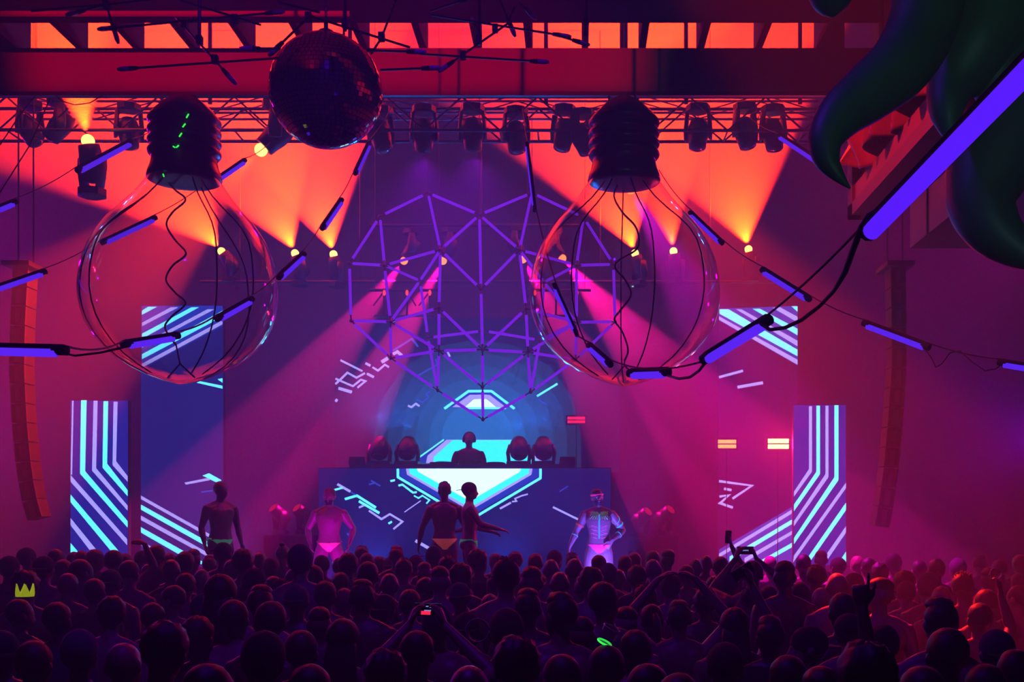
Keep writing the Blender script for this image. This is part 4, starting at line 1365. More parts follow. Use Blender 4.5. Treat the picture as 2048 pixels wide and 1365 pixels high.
def hair_mesh(style, H, rot, seed):
    """hair in the body's own frame"""
    rng_ = random.Random(seed)
    m = MB()

    def blob(c, r, amp, fr=26.0, n=26, mm=16):
        b0 = len(m.v)
        m.ell(H(*c), tuple(HS * q for q in r), n, mm, rot)
        cc = H(*c)
        for i in range(b0, len(m.v)):
            v = V3(m.v[i])
            k = noise.noise(v * fr + V3((seed * 3.1, 0, 0))) * amp + noise.noise(v * fr * 2.6) * amp * 0.5
            m.v[i] = tuple(v + (v - cc).normalized() * k)
    if style == 'short':
        blob((0, -.014, .150), (.083, .094, .090), .004)
    elif style == 'spiky':
        blob((0, -.012, .152), (.084, .094, .086), .006)
        for k in range(46):
            a_ = rng_.uniform(0, 6.28)
            rr = math.sqrt(rng_.uniform(0, 1)) * .062
            x, y = rr * math.cos(a_), rr * math.sin(a_) * 1.15 - .005
            zt_ = .152 + .084 * math.sqrt(max(0.0, 1 - (rr / .080) ** 2))
            m.tube([H(x, y, zt_ - .012), H(x * 1.2, y * 1.15 + .004, zt_ + rng_.uniform(.008, .022))], [.014, .002], 5)
    elif style == 'quiff':
        blob((0, -.016, .146), (.081, .092, .084), .003)
        blob((0, .012, .205), (.066, .082, .046), .008)
    elif style == 'curly':
        blob((0, -.018, .155), (.092, .104, .098), .016, 40)
    elif style == 'long':
        blob((0, -.018, .142), (.090, .103, .100), .004)
        m.tube([H(0, -.05, .14), H(0, -.075, .04), H(0, -.095, -.08), H(0, -.10, -.19)], [(.085, .055), (.095, .05), (.10, .04), (.075, .02)], 18, up=(0, 1, 0), dome=0.3)
    elif style == 'bun':
        blob((0, -.014, .146), (.082, .096, .092), .003)
        blob((0, -.05, .245), (.034, .034, .03), .005)
    elif style == 'ponytail':
        blob((0, -.014, .146), (.082, .096, .092), .003)
        m.tube([H(0, -.10, .17), H(0, -.145, .12), H(0, -.15, .02), H(0, -.13, -.08)], [.022, .03, .026, .008], 12, dome=0.4)
    elif style == 'fade':
        blob((0, -.008, .178), (.073, .088, .064), .004)
    elif style in ('cap', 'capback', 'capleft'):
        blob((0, -.006, .150), (.085, .102, .090), .0005)
    elif style == 'beanie':
        blob((0, -.010, .150), (.089, .104, .104), .002)
    return m


def brim_mesh(H, style):
    m = MB()
    d = {'cap': (0, 1), 'capback': (0, -1), 'capleft': (-1, 0.1)}[style]
    dv = V3((d[0], d[1], 0)).normalized()
    sv = V3((dv.y, -dv.x, 0))
    r0 = .098 if d[0] == 0 else .080
    pts = []
    for k in range(9):
        a_ = -1.15 + 2.3 * k / 8
        pts.append((dv * (r0 * 0.6 + .115 * math.cos(a_)) + sv * (.088 * math.sin(a_))))
    top = [H(p.x, p.y, .150 - .02 * ((p.length - .05) / .15)) for p in pts]
    m.prism(top, (0, 0, -.006))
    return m


PEOPLE_MESH = {}


def crowd_variant(key, pose, voxel=0.014, ratio=0.55, shirt=None):
    m, H, rot, T = body_parts(pose)
    me = remeshed(m, voxel, 'crowd_body', 2, ratio)
    # material slots: 0 skin, 1 top, 2 shorts
    me.materials.clear()
    for mm in (SKINS[0], CLOTHS[0], M_SHORTS):
        me.materials.append(mm)
    idx = []
    for p in me.polygons:
        c = p.center
        if c.z < 1.0 and c.z > 0.55 and abs(c.x) < 0.235:
            idx.append(2)
        elif shirt and 0.95 < c.z < (1.50 if shirt == 'tee' else 1.46) and (abs(c.x) < (0.30 if shirt == 'tee' else 0.155)):
            idx.append(1)
        else:
            idx.append(0)
    me.polygons.foreach_set('material_index', idx)
    PEOPLE_MESH[key] = (me, H, rot)


rest = {'armL': {}, 'armR': {}}
crowd_variant('rest', dict(rest), shirt=None)
crowd_variant('turnL', dict(rest, head=(0.55, -0.05, 0.06), lean=(-.03, 0)), shirt=None)
crowd_variant('turnR', dict(rest, head=(-0.5, 0.0, -0.05), lean=(.03, 0)), shirt='tank')
crowd_variant('nod', dict(rest, head=(0.1, -0.25, 0.1), lean=(0.02, .05), bulk=1.06), shirt=None)
crowd_variant('tee', dict(rest, head=(-0.15, 0.08, 0.0), bulk=1.03, muscle=False), shirt='tee')
crowd_variant('slim', dict(rest, head=(0.2, 0.0, -0.08), bulk=0.92, muscle=False), shirt='tank')
crowd_variant('profile', dict(rest, head=(1.45, 0.0, 0.0)), voxel=0.010, shirt=None)
# raised arms (hands need a finer skin)
crowd_variant('handup', dict(rest, armR={'el': (.34, .16, 1.62), 'wr': (.22, .22, 1.86), 'hd': (-.75, .2, .35), 'n': (0, .3, -1), 'curl': .42, 'abs': 1}), voxel=0.008, ratio=.5)
crowd_variant('point', dict(rest, armL={'el': (-.30, .12, 1.60), 'wr': (-.33, .17, 1.88), 'hd': (-.05, .1, 1), 'n': (.2, 1, 0), 'point': True, 'abs': 1}), voxel=0.008, ratio=.5)
crowd_variant('phoneboth', dict(rest, armL={'el': (-.34, .22, 1.52), 'wr': (-.10, .40, 1.80), 'hd': (.30, .1, .9), 'n': (.9, .2, -.2), 'curl': .5, 'abs': 1},
                                armR={'el': (.40, .18, 1.54), 'wr': (.10, .40, 1.80), 'hd': (-.30, .1, .9), 'n': (-.9, .2, -.2), 'curl': .5, 'abs': 1}), voxel=0.008, ratio=.5)
crowd_variant('hearthands', dict(rest, armL={'el': (-.40, .10, 1.66), 'wr': (-.14, .16, 1.97), 'hd': (.75, .05, .45), 'n': (.2, 0, -1), 'curl': .45, 'abs': 1},
                                 armR={'el': (.40, .10, 1.66), 'wr': (.14, .16, 1.97), 'hd': (-.75, .05, .45), 'n': (-.2, 0, -1), 'curl': .45, 'abs': 1}), voxel=0.008, ratio=.5)
crowd_variant('phoneup', dict(rest, armR={'el': (.28, .18, 1.66), 'wr': (.16, .26, 1.93), 'hd': (-.15, .1, 1), 'n': (-.9, .3, 0), 'curl': .5, 'abs': 1}), voxel=0.008, ratio=.5)
crowd_variant('cupup', dict(rest, armR={'el': (.30, .15, 1.60), 'wr': (.24, .20, 1.86), 'hd': (-.05, .1, 1), 'n': (-.9, .4, 0), 'curl': .55, 'abs': 1}), voxel=0.008, ratio=.5)

HAIR_CACHE = {}
CROWD = []


def crowd_person(px, py, w, var, hair, skin, haircol, cloth, label, mirror=False, turn=0.0, height=None):
    """a person whose crown shows at (px, py) and whose head is w pixels wide"""
    d = FPX * 0.176 / w
    d = min(d, 15.1)
    h = HC - (py - CY) * d / FPX
    h2 = min(1.96, max(1.60, h))
    if abs(h2 - h) > 1e-4 and py > CY + 12:
        d = min((HC - h2) * FPX / (py - CY), 15.1)
        h = HC - (py - CY) * d / FPX
    CROWD.append(dict(px=px, py=py, d=d, var=var, hair=hair, skin=skin, hc=haircol, cloth=cloth, label=label, mirror=mirror, turn=turn))


def place_crowd():
    # keep shoulders apart: slide people along their own line of sight
    for it in range(60):
        moved = False
        for i, a_ in enumerate(CROWD):
            for b_ in CROWD[i + 1:]:
                xa, xb = (a_['px'] - CX) * a_['d'] / FPX, (b_['px'] - CX) * b_['d'] / FPX
                dx, dy = xa - xb, a_['d'] - b_['d']
                if abs(dx) < 0.42 and abs(dy) < 0.30:
                    k = 0.05 if dy >= 0 else -0.05
                    for q, sg in ((a_, 1), (b_, -1)):
                        nd = q['d'] + sg * k
                        hh = HC - (q['py'] - CY) * nd / FPX
                        if 1.54 < hh < 2.02 and nd < 15.3:
                            q['d'] = nd
                            moved = True
        if not moved:
            break
    for i, c in enumerate(CROWD):
        me, H, rot = PEOPLE_MESH[c['var']]
        crown = H(0, 0, .236).z if c['hair'] in ('short', 'capback', 'cap', 'fade', 'quiff', 'capleft') else H(0, 0, .244 if c['hair'] != 'bald' else .229).z
        h = HC - (c['py'] - CY) * c['d'] / FPX
        s_ = h / crown
        key = (c['var'], c['hair'])
        body = link('person', me)
        hx = H(0, 0, .13).x * s_ * (-1 if c['mirror'] else 1)
        body.location = ((c['px'] - CX) * c['d'] / FPX - hx * math.cos(c['turn']), c['d'], 0)
        body.scale = (s_ * (-1 if c['mirror'] else 1), s_, s_)
        body.rotation_euler = (0, 0, c['turn'])
        for k, mm in enumerate((SKINS[c['skin']], CLOTHS[c['cloth']], M_SHORTS)):
            body.material_slots[k].link = 'OBJECT'
            body.material_slots[k].material = mm
        tag(body, c['label'], 'person', 'people in the crowd')
        if c['hair'] != 'bald':
            if key not in HAIR_CACHE:
                hm = hair_mesh(c['hair'], H, rot, len(HAIR_CACHE) + 1)
                HAIR_CACHE[key] = [mesh_of(hm, 'hair', HAIRS[0]), None]
                if c['hair'].startswith('cap'):
                    HAIR_CACHE[key][1] = mesh_of(brim_mesh(H, c['hair']), 'brim', CLOTHS[0], False)
            hme, bme = HAIR_CACHE[key]
            capy = c['hair'].startswith('cap') or c['hair'] == 'beanie'
            ho = bpy.data.objects.new({'cap': 'baseball_cap', 'capback': 'baseball_cap', 'capleft': 'baseball_cap', 'beanie': 'beanie_hat'}.get(c['hair'], 'hair'), hme)
            COL.objects.link(ho)
            ho.parent = body
            ho.material_slots[0].link = 'OBJECT'
            ho.material_slots[0].material = CLOTHS[c['cloth']] if capy else HAIRS[c['hc']]
            if bme:
                bo = bpy.data.objects.new('brim', bme)
                COL.objects.link(bo)
                bo.parent = ho
        c['body'] = body
        c['s'] = s_

# ------------------------------------------------------------------ the crowd: crown x, crown y, head width (pixels), pose, hair, skin, hair colour, top, own label
C_ = [
    (55, 1097, 29), (20, 1114, 34), (107, 1101, 31), (88, 1113, 38), (143, 1106, 25), (165, 1102, 25), (192, 1101, 27), (163, 1120, 38), (284, 1102, 27, 'rest', 'capleft'),
    (314, 1091, 31, 'rest', 'short'), (338, 1108, 24), (366, 1107, 32, 'nod', 'curly'), (388, 1099, 27), (260, 1122, 38), (343, 1119, 36, 'rest', 'bald'), (297, 1128, 30, 'rest', 'bald'),
    (229, 1101, 34, 'handup', 'short', 1, 0, 0, 'dark person with one arm flung up in front of the left column'),
    (54, 1143, 45, 'rest', 'curly', 1, 0, 0, 'dark curly head just above the yellow paper crown at far left'),
    (371, 1147, 40), (345, 1172, 45, 'profile', 'short'), (308, 1207, 52), (40, 1200, 50), (320, 1252, 85, 'nod', 'curly'), (70, 1283, 72, 'rest', 'short'),
    (130, 1148, 42), (192, 1158, 42), (118, 1205, 54), (222, 1196, 52, 'turnL'), (160, 1262, 72), (238, 1290, 82), (5, 1262, 70), (130, 1120, 34), (222, 1140, 40, 'rest', 'capback'),
    (443, 1087, 33), (487, 1100, 36, 'rest', 'curly'), (465, 1119, 33, 'turnR', 'bald'), (566, 1089, 26, 'rest', 'bun'), (601, 1091, 42, 'rest', 'beanie'), (404, 1139, 34, 'rest', 'bald'),
    (508, 1137, 44, 'rest', 'cap'), (588, 1136, 38, 'rest', 'bald'), (546, 1152, 40, 'turnL', 'bald'),
    (443, 1147, 58, 'rest', 'long', 1, 0, 0, 'big dark head with long hair left of the crowd centre'),
    (494, 1162, 40), (522, 1174, 53, 'rest', 'quiff'), (594, 1171, 49), (651, 1163, 42), (469, 1201, 60, 'rest', 'short', 0, 1), (539, 1204, 64, 'turnL', 'short'),
    (518, 1272, 90, 'nod', 'beanie', 1, 0, 0, 'large rim lit head in the nearest row left of the phone holder'), (604, 1262, 66, 'rest', 'short', 0, 1), (644, 1112, 29), (628, 1131, 40), (689, 1176, 40, 'rest', 'bald'),
    (724, 1092, 26), (793, 1094, 27, 'rest', 'quiff'), (696, 1108, 36), (734, 1107, 29), (737, 1124, 42), (759, 1114, 26), (781, 1115, 27, 'rest', 'capback'), (808, 1116, 34, 'rest', 'spiky'),
    (868, 1093, 31, 'rest', 'capleft'), (893, 1113, 34), (850, 1125, 31), (880, 1134, 42, 'rest', 'fade'), (924, 1128, 40, 'turnR', 'curly'), (957, 1100, 33, 'turnR', 'curly'),
    (779, 1147, 40, 'rest', 'bald'), (725, 1163, 50, 'rest', 'quiff'), (875, 1212, 60, 'rest', 'beanie'), (687, 1236, 68, 'rest', 'long'),
    (835, 1262, 72, 'phoneboth', 'short', 1, 0, 0, 'dark person holding a phone up with both hands before the camera'),
    (935, 1225, 52, 'rest', 'capback'), (980, 1188, 45, 'rest', 'bald'),
    (1012, 1115, 50, 'rest', 'spiky', 1, 0, 0, 'tall spiky haired dark head at the crowd centre'), (1063, 1134, 45, 'rest', 'fade'), (990, 1107, 26), (1071, 1108, 29), (1102, 1119, 33, 'rest', 'bald'),
    (1145, 1106, 25), (1149, 1117, 35, 'rest', 'bald'), (1199, 1111, 30, 'turnR', 'short'), (1182, 1136, 44, 'rest', 'curly'), (1217, 1128, 34), (1119, 1144, 40, 'rest', 'bald'), (1138, 1152, 34), (1166, 1155, 38, 'rest', 'quiff'),
    (1237, 1139, 32, 'rest', 'bald'), (1273, 1132, 36), (1208, 1165, 60, 'turnR', 'short', 1, 0, 1, 'big dark head in a purple tank top leaning right of centre'),
    (1056, 1181, 55, 'rest', 'quiff'), (1122, 1190, 62, 'turnL', 'quiff'), (1010, 1224, 66, 'nod', 'beanie'), (1034, 1275, 88, 'rest', 'curly'), (1213, 1292, 82, 'rest', 'short'), (1271, 1261, 65, 'rest', 'short'),
    (1305, 1102, 28), (1335, 1100, 29), (1412, 1111, 28), (1374, 1131, 32), (1441, 1114, 31, 'phoneup', 'short', 1, 0, 0, 'distant dark person raising a phone against the right LED stripes'),
    (1457, 1143, 38, 'rest', 'beanie'), (1426, 1152, 30, 'rest', 'bald'), (1307, 1120, 34),
    (1358, 1205, 53, 'hearthands', 'quiff', 1, 0, 0, 'person joining both raised hands in an arch above the head'),
    (1303, 1207, 42, 'slim', 'ponytail'), (1468, 1214, 60, 'phoneup', 'long', 1, 0, 0, 'long haired dark person lifting a tilted phone right of centre'),
    (1536, 1172, 36, 'slim', 'short'), (1569, 1123, 44, 'rest', 'fade'), (1450, 1286, 82, 'rest', 'cap'), (1356, 1348, 74), (1575, 1312, 72, 'rest', 'short'),
    (1505, 1122, 40, 'phoneboth', 'short', 1, 0, 0, 'dark person filming the stage with both hands up before the right column'),
    (1642, 1102, 26, 'rest', 'fade'), (1676, 1116, 30), (1607, 1110, 30), (1632, 1131, 36), (1674, 1146, 45, 'rest', 'bald'), (1740, 1118, 31), (1788, 1108, 30), (1708, 1147, 40, 'rest', 'cap'),
    (1643, 1176, 41, 'turnL', 'bald', 0, 1, 0, 'bald bare shouldered person lit bright red right of centre'),
    (1685, 1187, 60, 'rest', 'short', 2), (1616, 1254, 64, 'profile', 'capback'),
    (1759, 1157, 48, 'profile', 'fade', 0, 1, 0, 'red lit person in profile looking left near the right side'),
    (1766, 1252, 64, 'rest', 'beanie'), (1730, 1286, 92, 'rest', 'curly', 2, 0, 0, 'largest black head in the nearest row at right'),
    (1875, 1120, 33), (1806, 1143, 40), (1812, 1163, 40, 'rest', 'cap', 0), (1882, 1172, 40, 'rest', 'bald'), (1927, 1145, 44), (1880, 1199, 66, 'rest', 'quiff'), (1958, 1207, 40, 'cupup', 'short', 1, 0, 0, 'red rimmed person raising a round clear cup at right'),
    (1893, 1257, 86, 'point', 'short', 2, 0, 1, 'large black silhouette pointing one finger up at right'),
    (2036, 1169, 44, 'turnL', 'ponytail', 0, 0, 0, 'person with red lit bare shoulders at the right edge'), (2036, 1147, 30), (1978, 1136, 34), (1915, 1118, 30), (1838, 1121, 30), (2000, 1120, 30), (1960, 1112, 28), (2044, 1110, 28),
    (250, 1108, 28), (420, 1112, 28), (540, 1118, 30), (520, 1104, 28), (680, 1118, 28), (830, 1112, 28), (1030, 1106, 26), (1110, 1102, 26), (1250, 1112, 28), (1270, 1106, 27), (1390, 1118, 30), (1480, 1120, 30), (1540, 1112, 28), (1715, 1112, 28), (1760, 1126, 32), (1855, 1148, 40), (1700, 1232, 60), (1540, 1236, 58), (770, 1190, 48), (820, 1180, 46), (990, 1148, 38), (920, 1166, 44), (1290, 1166, 46), (1410, 1178, 46), (1340, 1150, 40), (1250, 1215, 52), (1165, 1235, 58), (1500, 1170, 42), (640, 1215, 54), (410, 1190, 50), (400, 1235, 60), (560, 1160, 40), (610, 1118, 34), (680, 1146, 36), (850, 1158, 40), (1600, 1165, 40), (1725, 1185, 46), (1970, 1180, 44), (1990, 1260, 66), (2030, 1300, 80), (770, 1300, 80), (1120, 1310, 84), (1300, 1330, 84), (620, 1330, 90), (420, 1330, 92), (940, 1330, 92), (1640, 1335, 90), (1840, 1335, 88), (1970, 1330, 84),
]
_r = random.Random(11)
_vars = ['rest', 'rest', 'turnL', 'turnR', 'nod', 'tee', 'slim']
_hairs = ['short', 'short', 'short', 'quiff', 'fade', 'spiky', 'curly', 'bald', 'beanie', 'capback', 'short']
LOOK = {'short': 'short haired person', 'quiff': 'person with swept up hair', 'fade': 'person with faded haircut', 'spiky': 'spiky haired person', 'curly': 'curly haired person', 'bald': 'bald person',
        'beanie': 'person in a beanie', 'capback': 'person in a backwards cap', 'cap': 'person in a cap', 'capleft': 'person in a sideways cap', 'long': 'long haired person', 'bun': 'person with a hair bun', 'ponytail': 'person with a ponytail'}
for e in C_:
    e = list(e) + [None] * (9 - len(e))
    px, py, w, var, hair, sk, hc, cl_, lab = e
    crowd_person(px, py, w, var or _r.choice(_vars), hair or _r.choice(_hairs), sk if sk is not None else _r.choice([0, 1, 1, 1, 2, 2]),
                 hc if hc is not None else _r.choice([0, 0, 0, 1]), cl_ if cl_ is not None else _r.choice([0, 0, 1, 2, 3]), lab, mirror=(var is None and _r.random() < .5), turn=_r.uniform(-.2, .2) if var is None else 0.0)
# rows for the labels
ORD = 'zeroth first second third fourth fifth sixth seventh eighth ninth tenth eleventh twelfth thirteenth fourteenth fifteenth sixteenth seventeenth eighteenth nineteenth'.split()


def ordinal(n):
    if n < 20:
        return ORD[n]
    tens = ['', '', 'twenty', 'thirty', 'forty', 'fifty', 'sixty', 'seventy'][n // 10]
    return tens + '-' + ORD[n % 10] if n % 10 else tens[:-1] + 'ieth'


ROWS = [(0, 5.0, 'row nearest the camera'), (5.0, 6.6, 'second row from the camera'), (6.6, 8.6, 'third row from the camera'), (8.6, 10.6, 'middle crowd row'),
        (10.6, 12.4, 'row behind the middle'), (12.4, 14.0, 'second farthest row'), (14.0, 99, 'farthest row by the stage')]
for lo, hi, nm in ROWS:
    grp = sorted([c for c in CROWD if lo <= c['d'] < hi], key=lambda c: c['px'])
    for k, c in enumerate(grp):
        if not c['label']:
            c['label'] = '%s, %s from the left in the %s' % (LOOK[c['hair']], ordinal(k + 1), nm)
place_crowd()
BY = {c['label']: c for c in CROWD}


def on_person(label, x, y, z):
    """point in the frame of that person (a 1.78 m figure facing the stage)"""
    c = BY[label]
    p = V3((x * (-1 if c['mirror'] else 1), y, z)) * c['s']
    p.rotate(Matrix.Rotation(c['turn'], 3, 'Z'))
    return V3(c['body'].location) + p, c['s']


M_PHONE = mat('phone_black', (0.01, 0.01, 0.012), 0.2)


def phone(c, s_, label, tilt=0.0, yaw=0.0, land=False, screen=None):
    t = empty('smartphone', c - V3((0, 0, .04)))
    tag(t, label, 'phone', 'raised phones')
    rt = Matrix.Rotation(yaw, 3, 'Z') @ Matrix.Rotation(tilt, 3, 'Y')
    w_, h_ = (.155, .075) if land else (.075, .155)
    MB().obox(c, (w_ * s_, .009 * s_, h_ * s_), rt).build('case', M_PHONE, t)
    if screen:
        scr = MB().obox(c + rt @ V3((0, -.0055 * s_, 0)), (w_ * .93 * s_, .001, h_ * .9 * s_), rt).build('screen', mat('phone_glass', (0.004, 0.004, 0.006), 0.1), t)
        for (u, v, uw, vh, m_) in screen:
            MB().obox(c + rt @ V3((u * s_, -.0068 * s_, v * s_)), (uw * s_, .001, vh * s_), rt).build('screen_image', m_, scr)


lab = 'dark person holding a phone up with both hands before the camera'
c, s_ = on_person(lab, 0, .43, 1.885)
PR, PB = glow('phone_red', (1, 0.02, 0.08), 1.2), glow('phone_pale', (0.25, 0.4, 0.9), 0.8)
phone(c, s_, 'phone held sideways with both hands, its screen showing the red lit stage', 0.03, 0, True,
      [(-.01, -.018, .055, .022, PR), (.0, -.004, .04, .006, PB), (-.005, .02, .02, .006, PB), (-.018, .022, .008, .005, PR), (.015, .016, .008, .006, PB)])
c, s_ = on_person('distant dark person raising a phone against the right LED stripes', .13, .29, 2.03)
phone(c, s_, 'small upright phone held up before the right LED stripes', 0.05)
c, s_ = on_person('long haired dark person lifting a tilted phone right of centre', .10, .30, 2.03)
phone(c, s_, 'tilted phone lying across a raised hand right of centre', 1.05, .2)
c, s_ = on_person('dark person filming the stage with both hands up before the right column', 0, .43, 1.885)
phone(c, s_, 'small sideways phone raised in front of the right column', 0.0, 0, True, [(0, 0, .06, .01, PB)])


def clear_cup(c, aim, r, label, ring=None):
    t = empty('clear_cup', c)
    tag(t, label, 'cup', 'clear plastic cups')
    q = V3(aim).normalized().to_track_quat('Z', 'Y').to_matrix()
    m = MB()
    n = 24
    for rr, hh in ((r, 0), (r * .97, -.01), (r * .85, -r * 2.0), (r * .78, -r * 2.05), (.004, -r * 2.05)):
        for j in range(n):
            a_ = 2 * math.pi * j / n
            m.v.append(tuple(c + q @ V3((rr * math.cos(a_), rr * math.sin(a_), hh))))
    for i in range(4):
        for j in range(n):
            m.f.append((i * n + j, i * n + (j + 1) % n, (i + 1) * n + (j + 1) % n, (i + 1) * n + j))
    m.build('cup_wall', film('cup_plastic', rough=0.1, tr=0.8), t, True)
    m = MB()
    m.tube([c + q @ V3((r * math.cos(2 * math.pi * j / 24), r * math.sin(2 * math.pi * j / 24), 0)) for j in range(25)], r * .07, 6)
    m.build('rim', mat('cup_rim', (0.3, 0.3, 0.32), 0.2), t, True)
    if ring:
        m = MB()
        m.tube([c + q @ V3((r * .82 * math.cos(2 * math.pi * j / 24), r * .82 * math.sin(2 * math.pi * j / 24), -r * 1.9)) for j in range(25)], r * .12, 6)
        m.build('glow_ring', ring, t, True)


c, s_ = on_person('red rimmed person raising a round clear cup at right', .22, .24, 2.02)
clear_cup(c, (-.1, -1, .25), .045 * s_, 'round clear cup held up and catching red light at right')
ch = [c for c in CROWD if c['px'] == 1213][0]
clear_cup(P(1224, 1284, ch['d']) + V3((0, 0, .062)), (.5, -.2, 1), .04, 'clear cup with a green glowing ring tipped on a dark head', glow('green_ring', (0.05, 0.9, 0.1), 1.2))
clear_cup(P(955, 1262, 5.4), (0, -1, .15), .055, 'round clear cup with a blue glint left of the crowd centre')
# yellow paper crown
cw = [c for c in CROWD if 'yellow paper crown' in c['label']][0]
t = empty('paper_crown', P(50, 1192, 8.2))
tag(t, 'glowing yellow paper crown above the crowd at far left', 'crown')
pts = []
c0 = P(50, 1186, 8.2)
m = MB()
R0 = S(17, 8.2)
n = 24
for j in range(n):
    a_ = 2 * math.pi * j / n
    hh = (.075, .035, .0, .035)[j % 4]
    m.v += [tuple(c0 + V3((R0 * math.cos(a_), R0 * math.sin(a_), -.028))), tuple(c0 + V3((R0 * 1.05 * math.cos(a_), R0 * 1.05 * math.sin(a_), hh - .01)))]
for j in range(n):
    a_, b_ = 2 * j, 2 * ((j + 1) % n)
    m.f.append((a_, b_, b_ + 1, a_ + 1))
o = m.build('crown_band', mat('fluorescent_yellow', (0.75, 0.8, 0.02), 0.6, emit=(0.7, 0.8, 0.0), strength=0.4), t)
o.modifiers.new('thickness', 'SOLIDIFY').thickness = 0.004

# ------------------------------------------------------------------ dancers and DJ
FLUO = lambda name, c, e=0.5: mat(name, c, 0.6, emit=c, strength=e, scale=20)
F_PINK, F_ORANGE, F_GREEN, F_CYAN = FLUO('fluorescent_pink', (1.0, 0.03, 0.22), 0.55), FLUO('fluorescent_orange', (1.0, 0.12, 0.05), 0.22), FLUO('fluorescent_green', (0.05, 0.75, 0.22), 0.16), FLUO('fluorescent_cyan', (0.05, 0.55, 0.75), 0.55)
F_LIME, F_CORAL = FLUO('fluorescent_lime', (0.35, 0.8, 0.2), 0.25), FLUO('fluorescent_coral', (0.9, 0.10, 0.15), 0.25)


def briefs_test(z0=0.845, top=0.995, cut=0.95):
    return lambda c: abs(c.x) < .2 and z0 + cut * max(0.0, abs(c.x) - .025) < c.z < top - (0.02 if c.y > 0.05 else 0)


def dancer(name, px, ytop, depth, rz, pose, label, hair, briefs, base_z, skin=1, voxel=0.0075, extra=None, cat='person', haircol=0):
    m, H, rot, T = body_parts(pose)
    me = remeshed(m, voxel, 'person', 3)
    me.materials.clear()
    me.materials.append(SKINS[skin])
    top = P(px, ytop, depth).z - base_z
    s_ = top / (H(0, 0, .236).z)
    o = link('person', me)
    o.location = (P(px, 0, depth).x, depth, base_z)
    o.rotation_euler = (0, 0, rz)
    o.scale = (s_, s_, s_)
    tag(o, label, 'person', 'dancers on stage' if briefs else None)

    def child(nm, mesh, parent=o, label=None):
        c = bpy.data.objects.new(nm, mesh)
        COL.objects.link(c)
        c.parent = parent
        if label:
            c['label'] = label
        return c
    if hair != 'bald':
        hm = hair_mesh(hair, H, rot, 40 + int(px))
        nm = 'baseball_cap' if hair.startswith('cap') else 'hair'
        hc = child(nm, mesh_of(hm, nm, HAIRS[haircol] if nm == 'hair' else CLOTHS[0]))
        if hair.startswith('cap'):
            child('brim', mesh_of(brim_mesh(H, hair), 'brim', CLOTHS[0], False), hc)
    if briefs:
        hip = V3(pose.get('hip', (0, 0, 0)))
        tst = briefs_test()
        child('briefs', shell(me, lambda c: tst(c - hip * max(0.0, min(1.0, (1.35 - c.z) / .45)) - spine(c.z, pose.get('lean', (0, 0)), pose.get('bend', (0, 0)))), .006, 'briefs', briefs[0]), label=briefs[1])
    # eyes
    for sg in (-1, 1):
        mm = MB().ell(H(sg * .03, .083, .108), (.0115, .009, .0085), 10, 6, rot)
        child('eye', mesh_of(mm, 'eye', mat('eye_white', (0.7, 0.68, 0.66), 0.2)))
    if extra:
        extra(o, me, H, rot, T, child)
    return o


def ring_band(c, axis, r, h, name, m_):
    """a band round a limb"""
    axis = V3(axis).normalized()
    q = axis.to_track_quat('Z', 'Y').to_matrix()
    mb = MB()
    n = 20
    for rr, hh in ((r, -h), (r * 1.06, -h), (r * 1.06, h), (r, h)):
        for j in range(n):
            a_ = 2 * math.pi * j / n
            mb.v.append(tuple(V3(c) + q @ V3((rr * math.cos(a_), rr * math.sin(a_), hh))))
    for i in range(4):
        for j in range(n):
            a0, a1 = i * n + j, i * n + (j + 1) % n
            b0, b1 = ((i + 1) % 4) * n + j, ((i + 1) % 4) * n + (j + 1) % n
            mb.f.append((a0, a1, b1, b0))
    return mesh_of(mb, name, m_, False)


def beard(me, H, rot, child):
    inv = rot.transposed()
    piv = H(0, 0, 0)

    def tst(c):
        l = inv @ (c - piv)
        return .0 < l.z < .075 and l.y > .035 - .0 and l.length > 0 and not (abs(l.x) < .022 and .05 < l.z < .066 and l.y > .08)
    child('beard', shell(me, tst, .004, 'beard', HAIRS[0]))


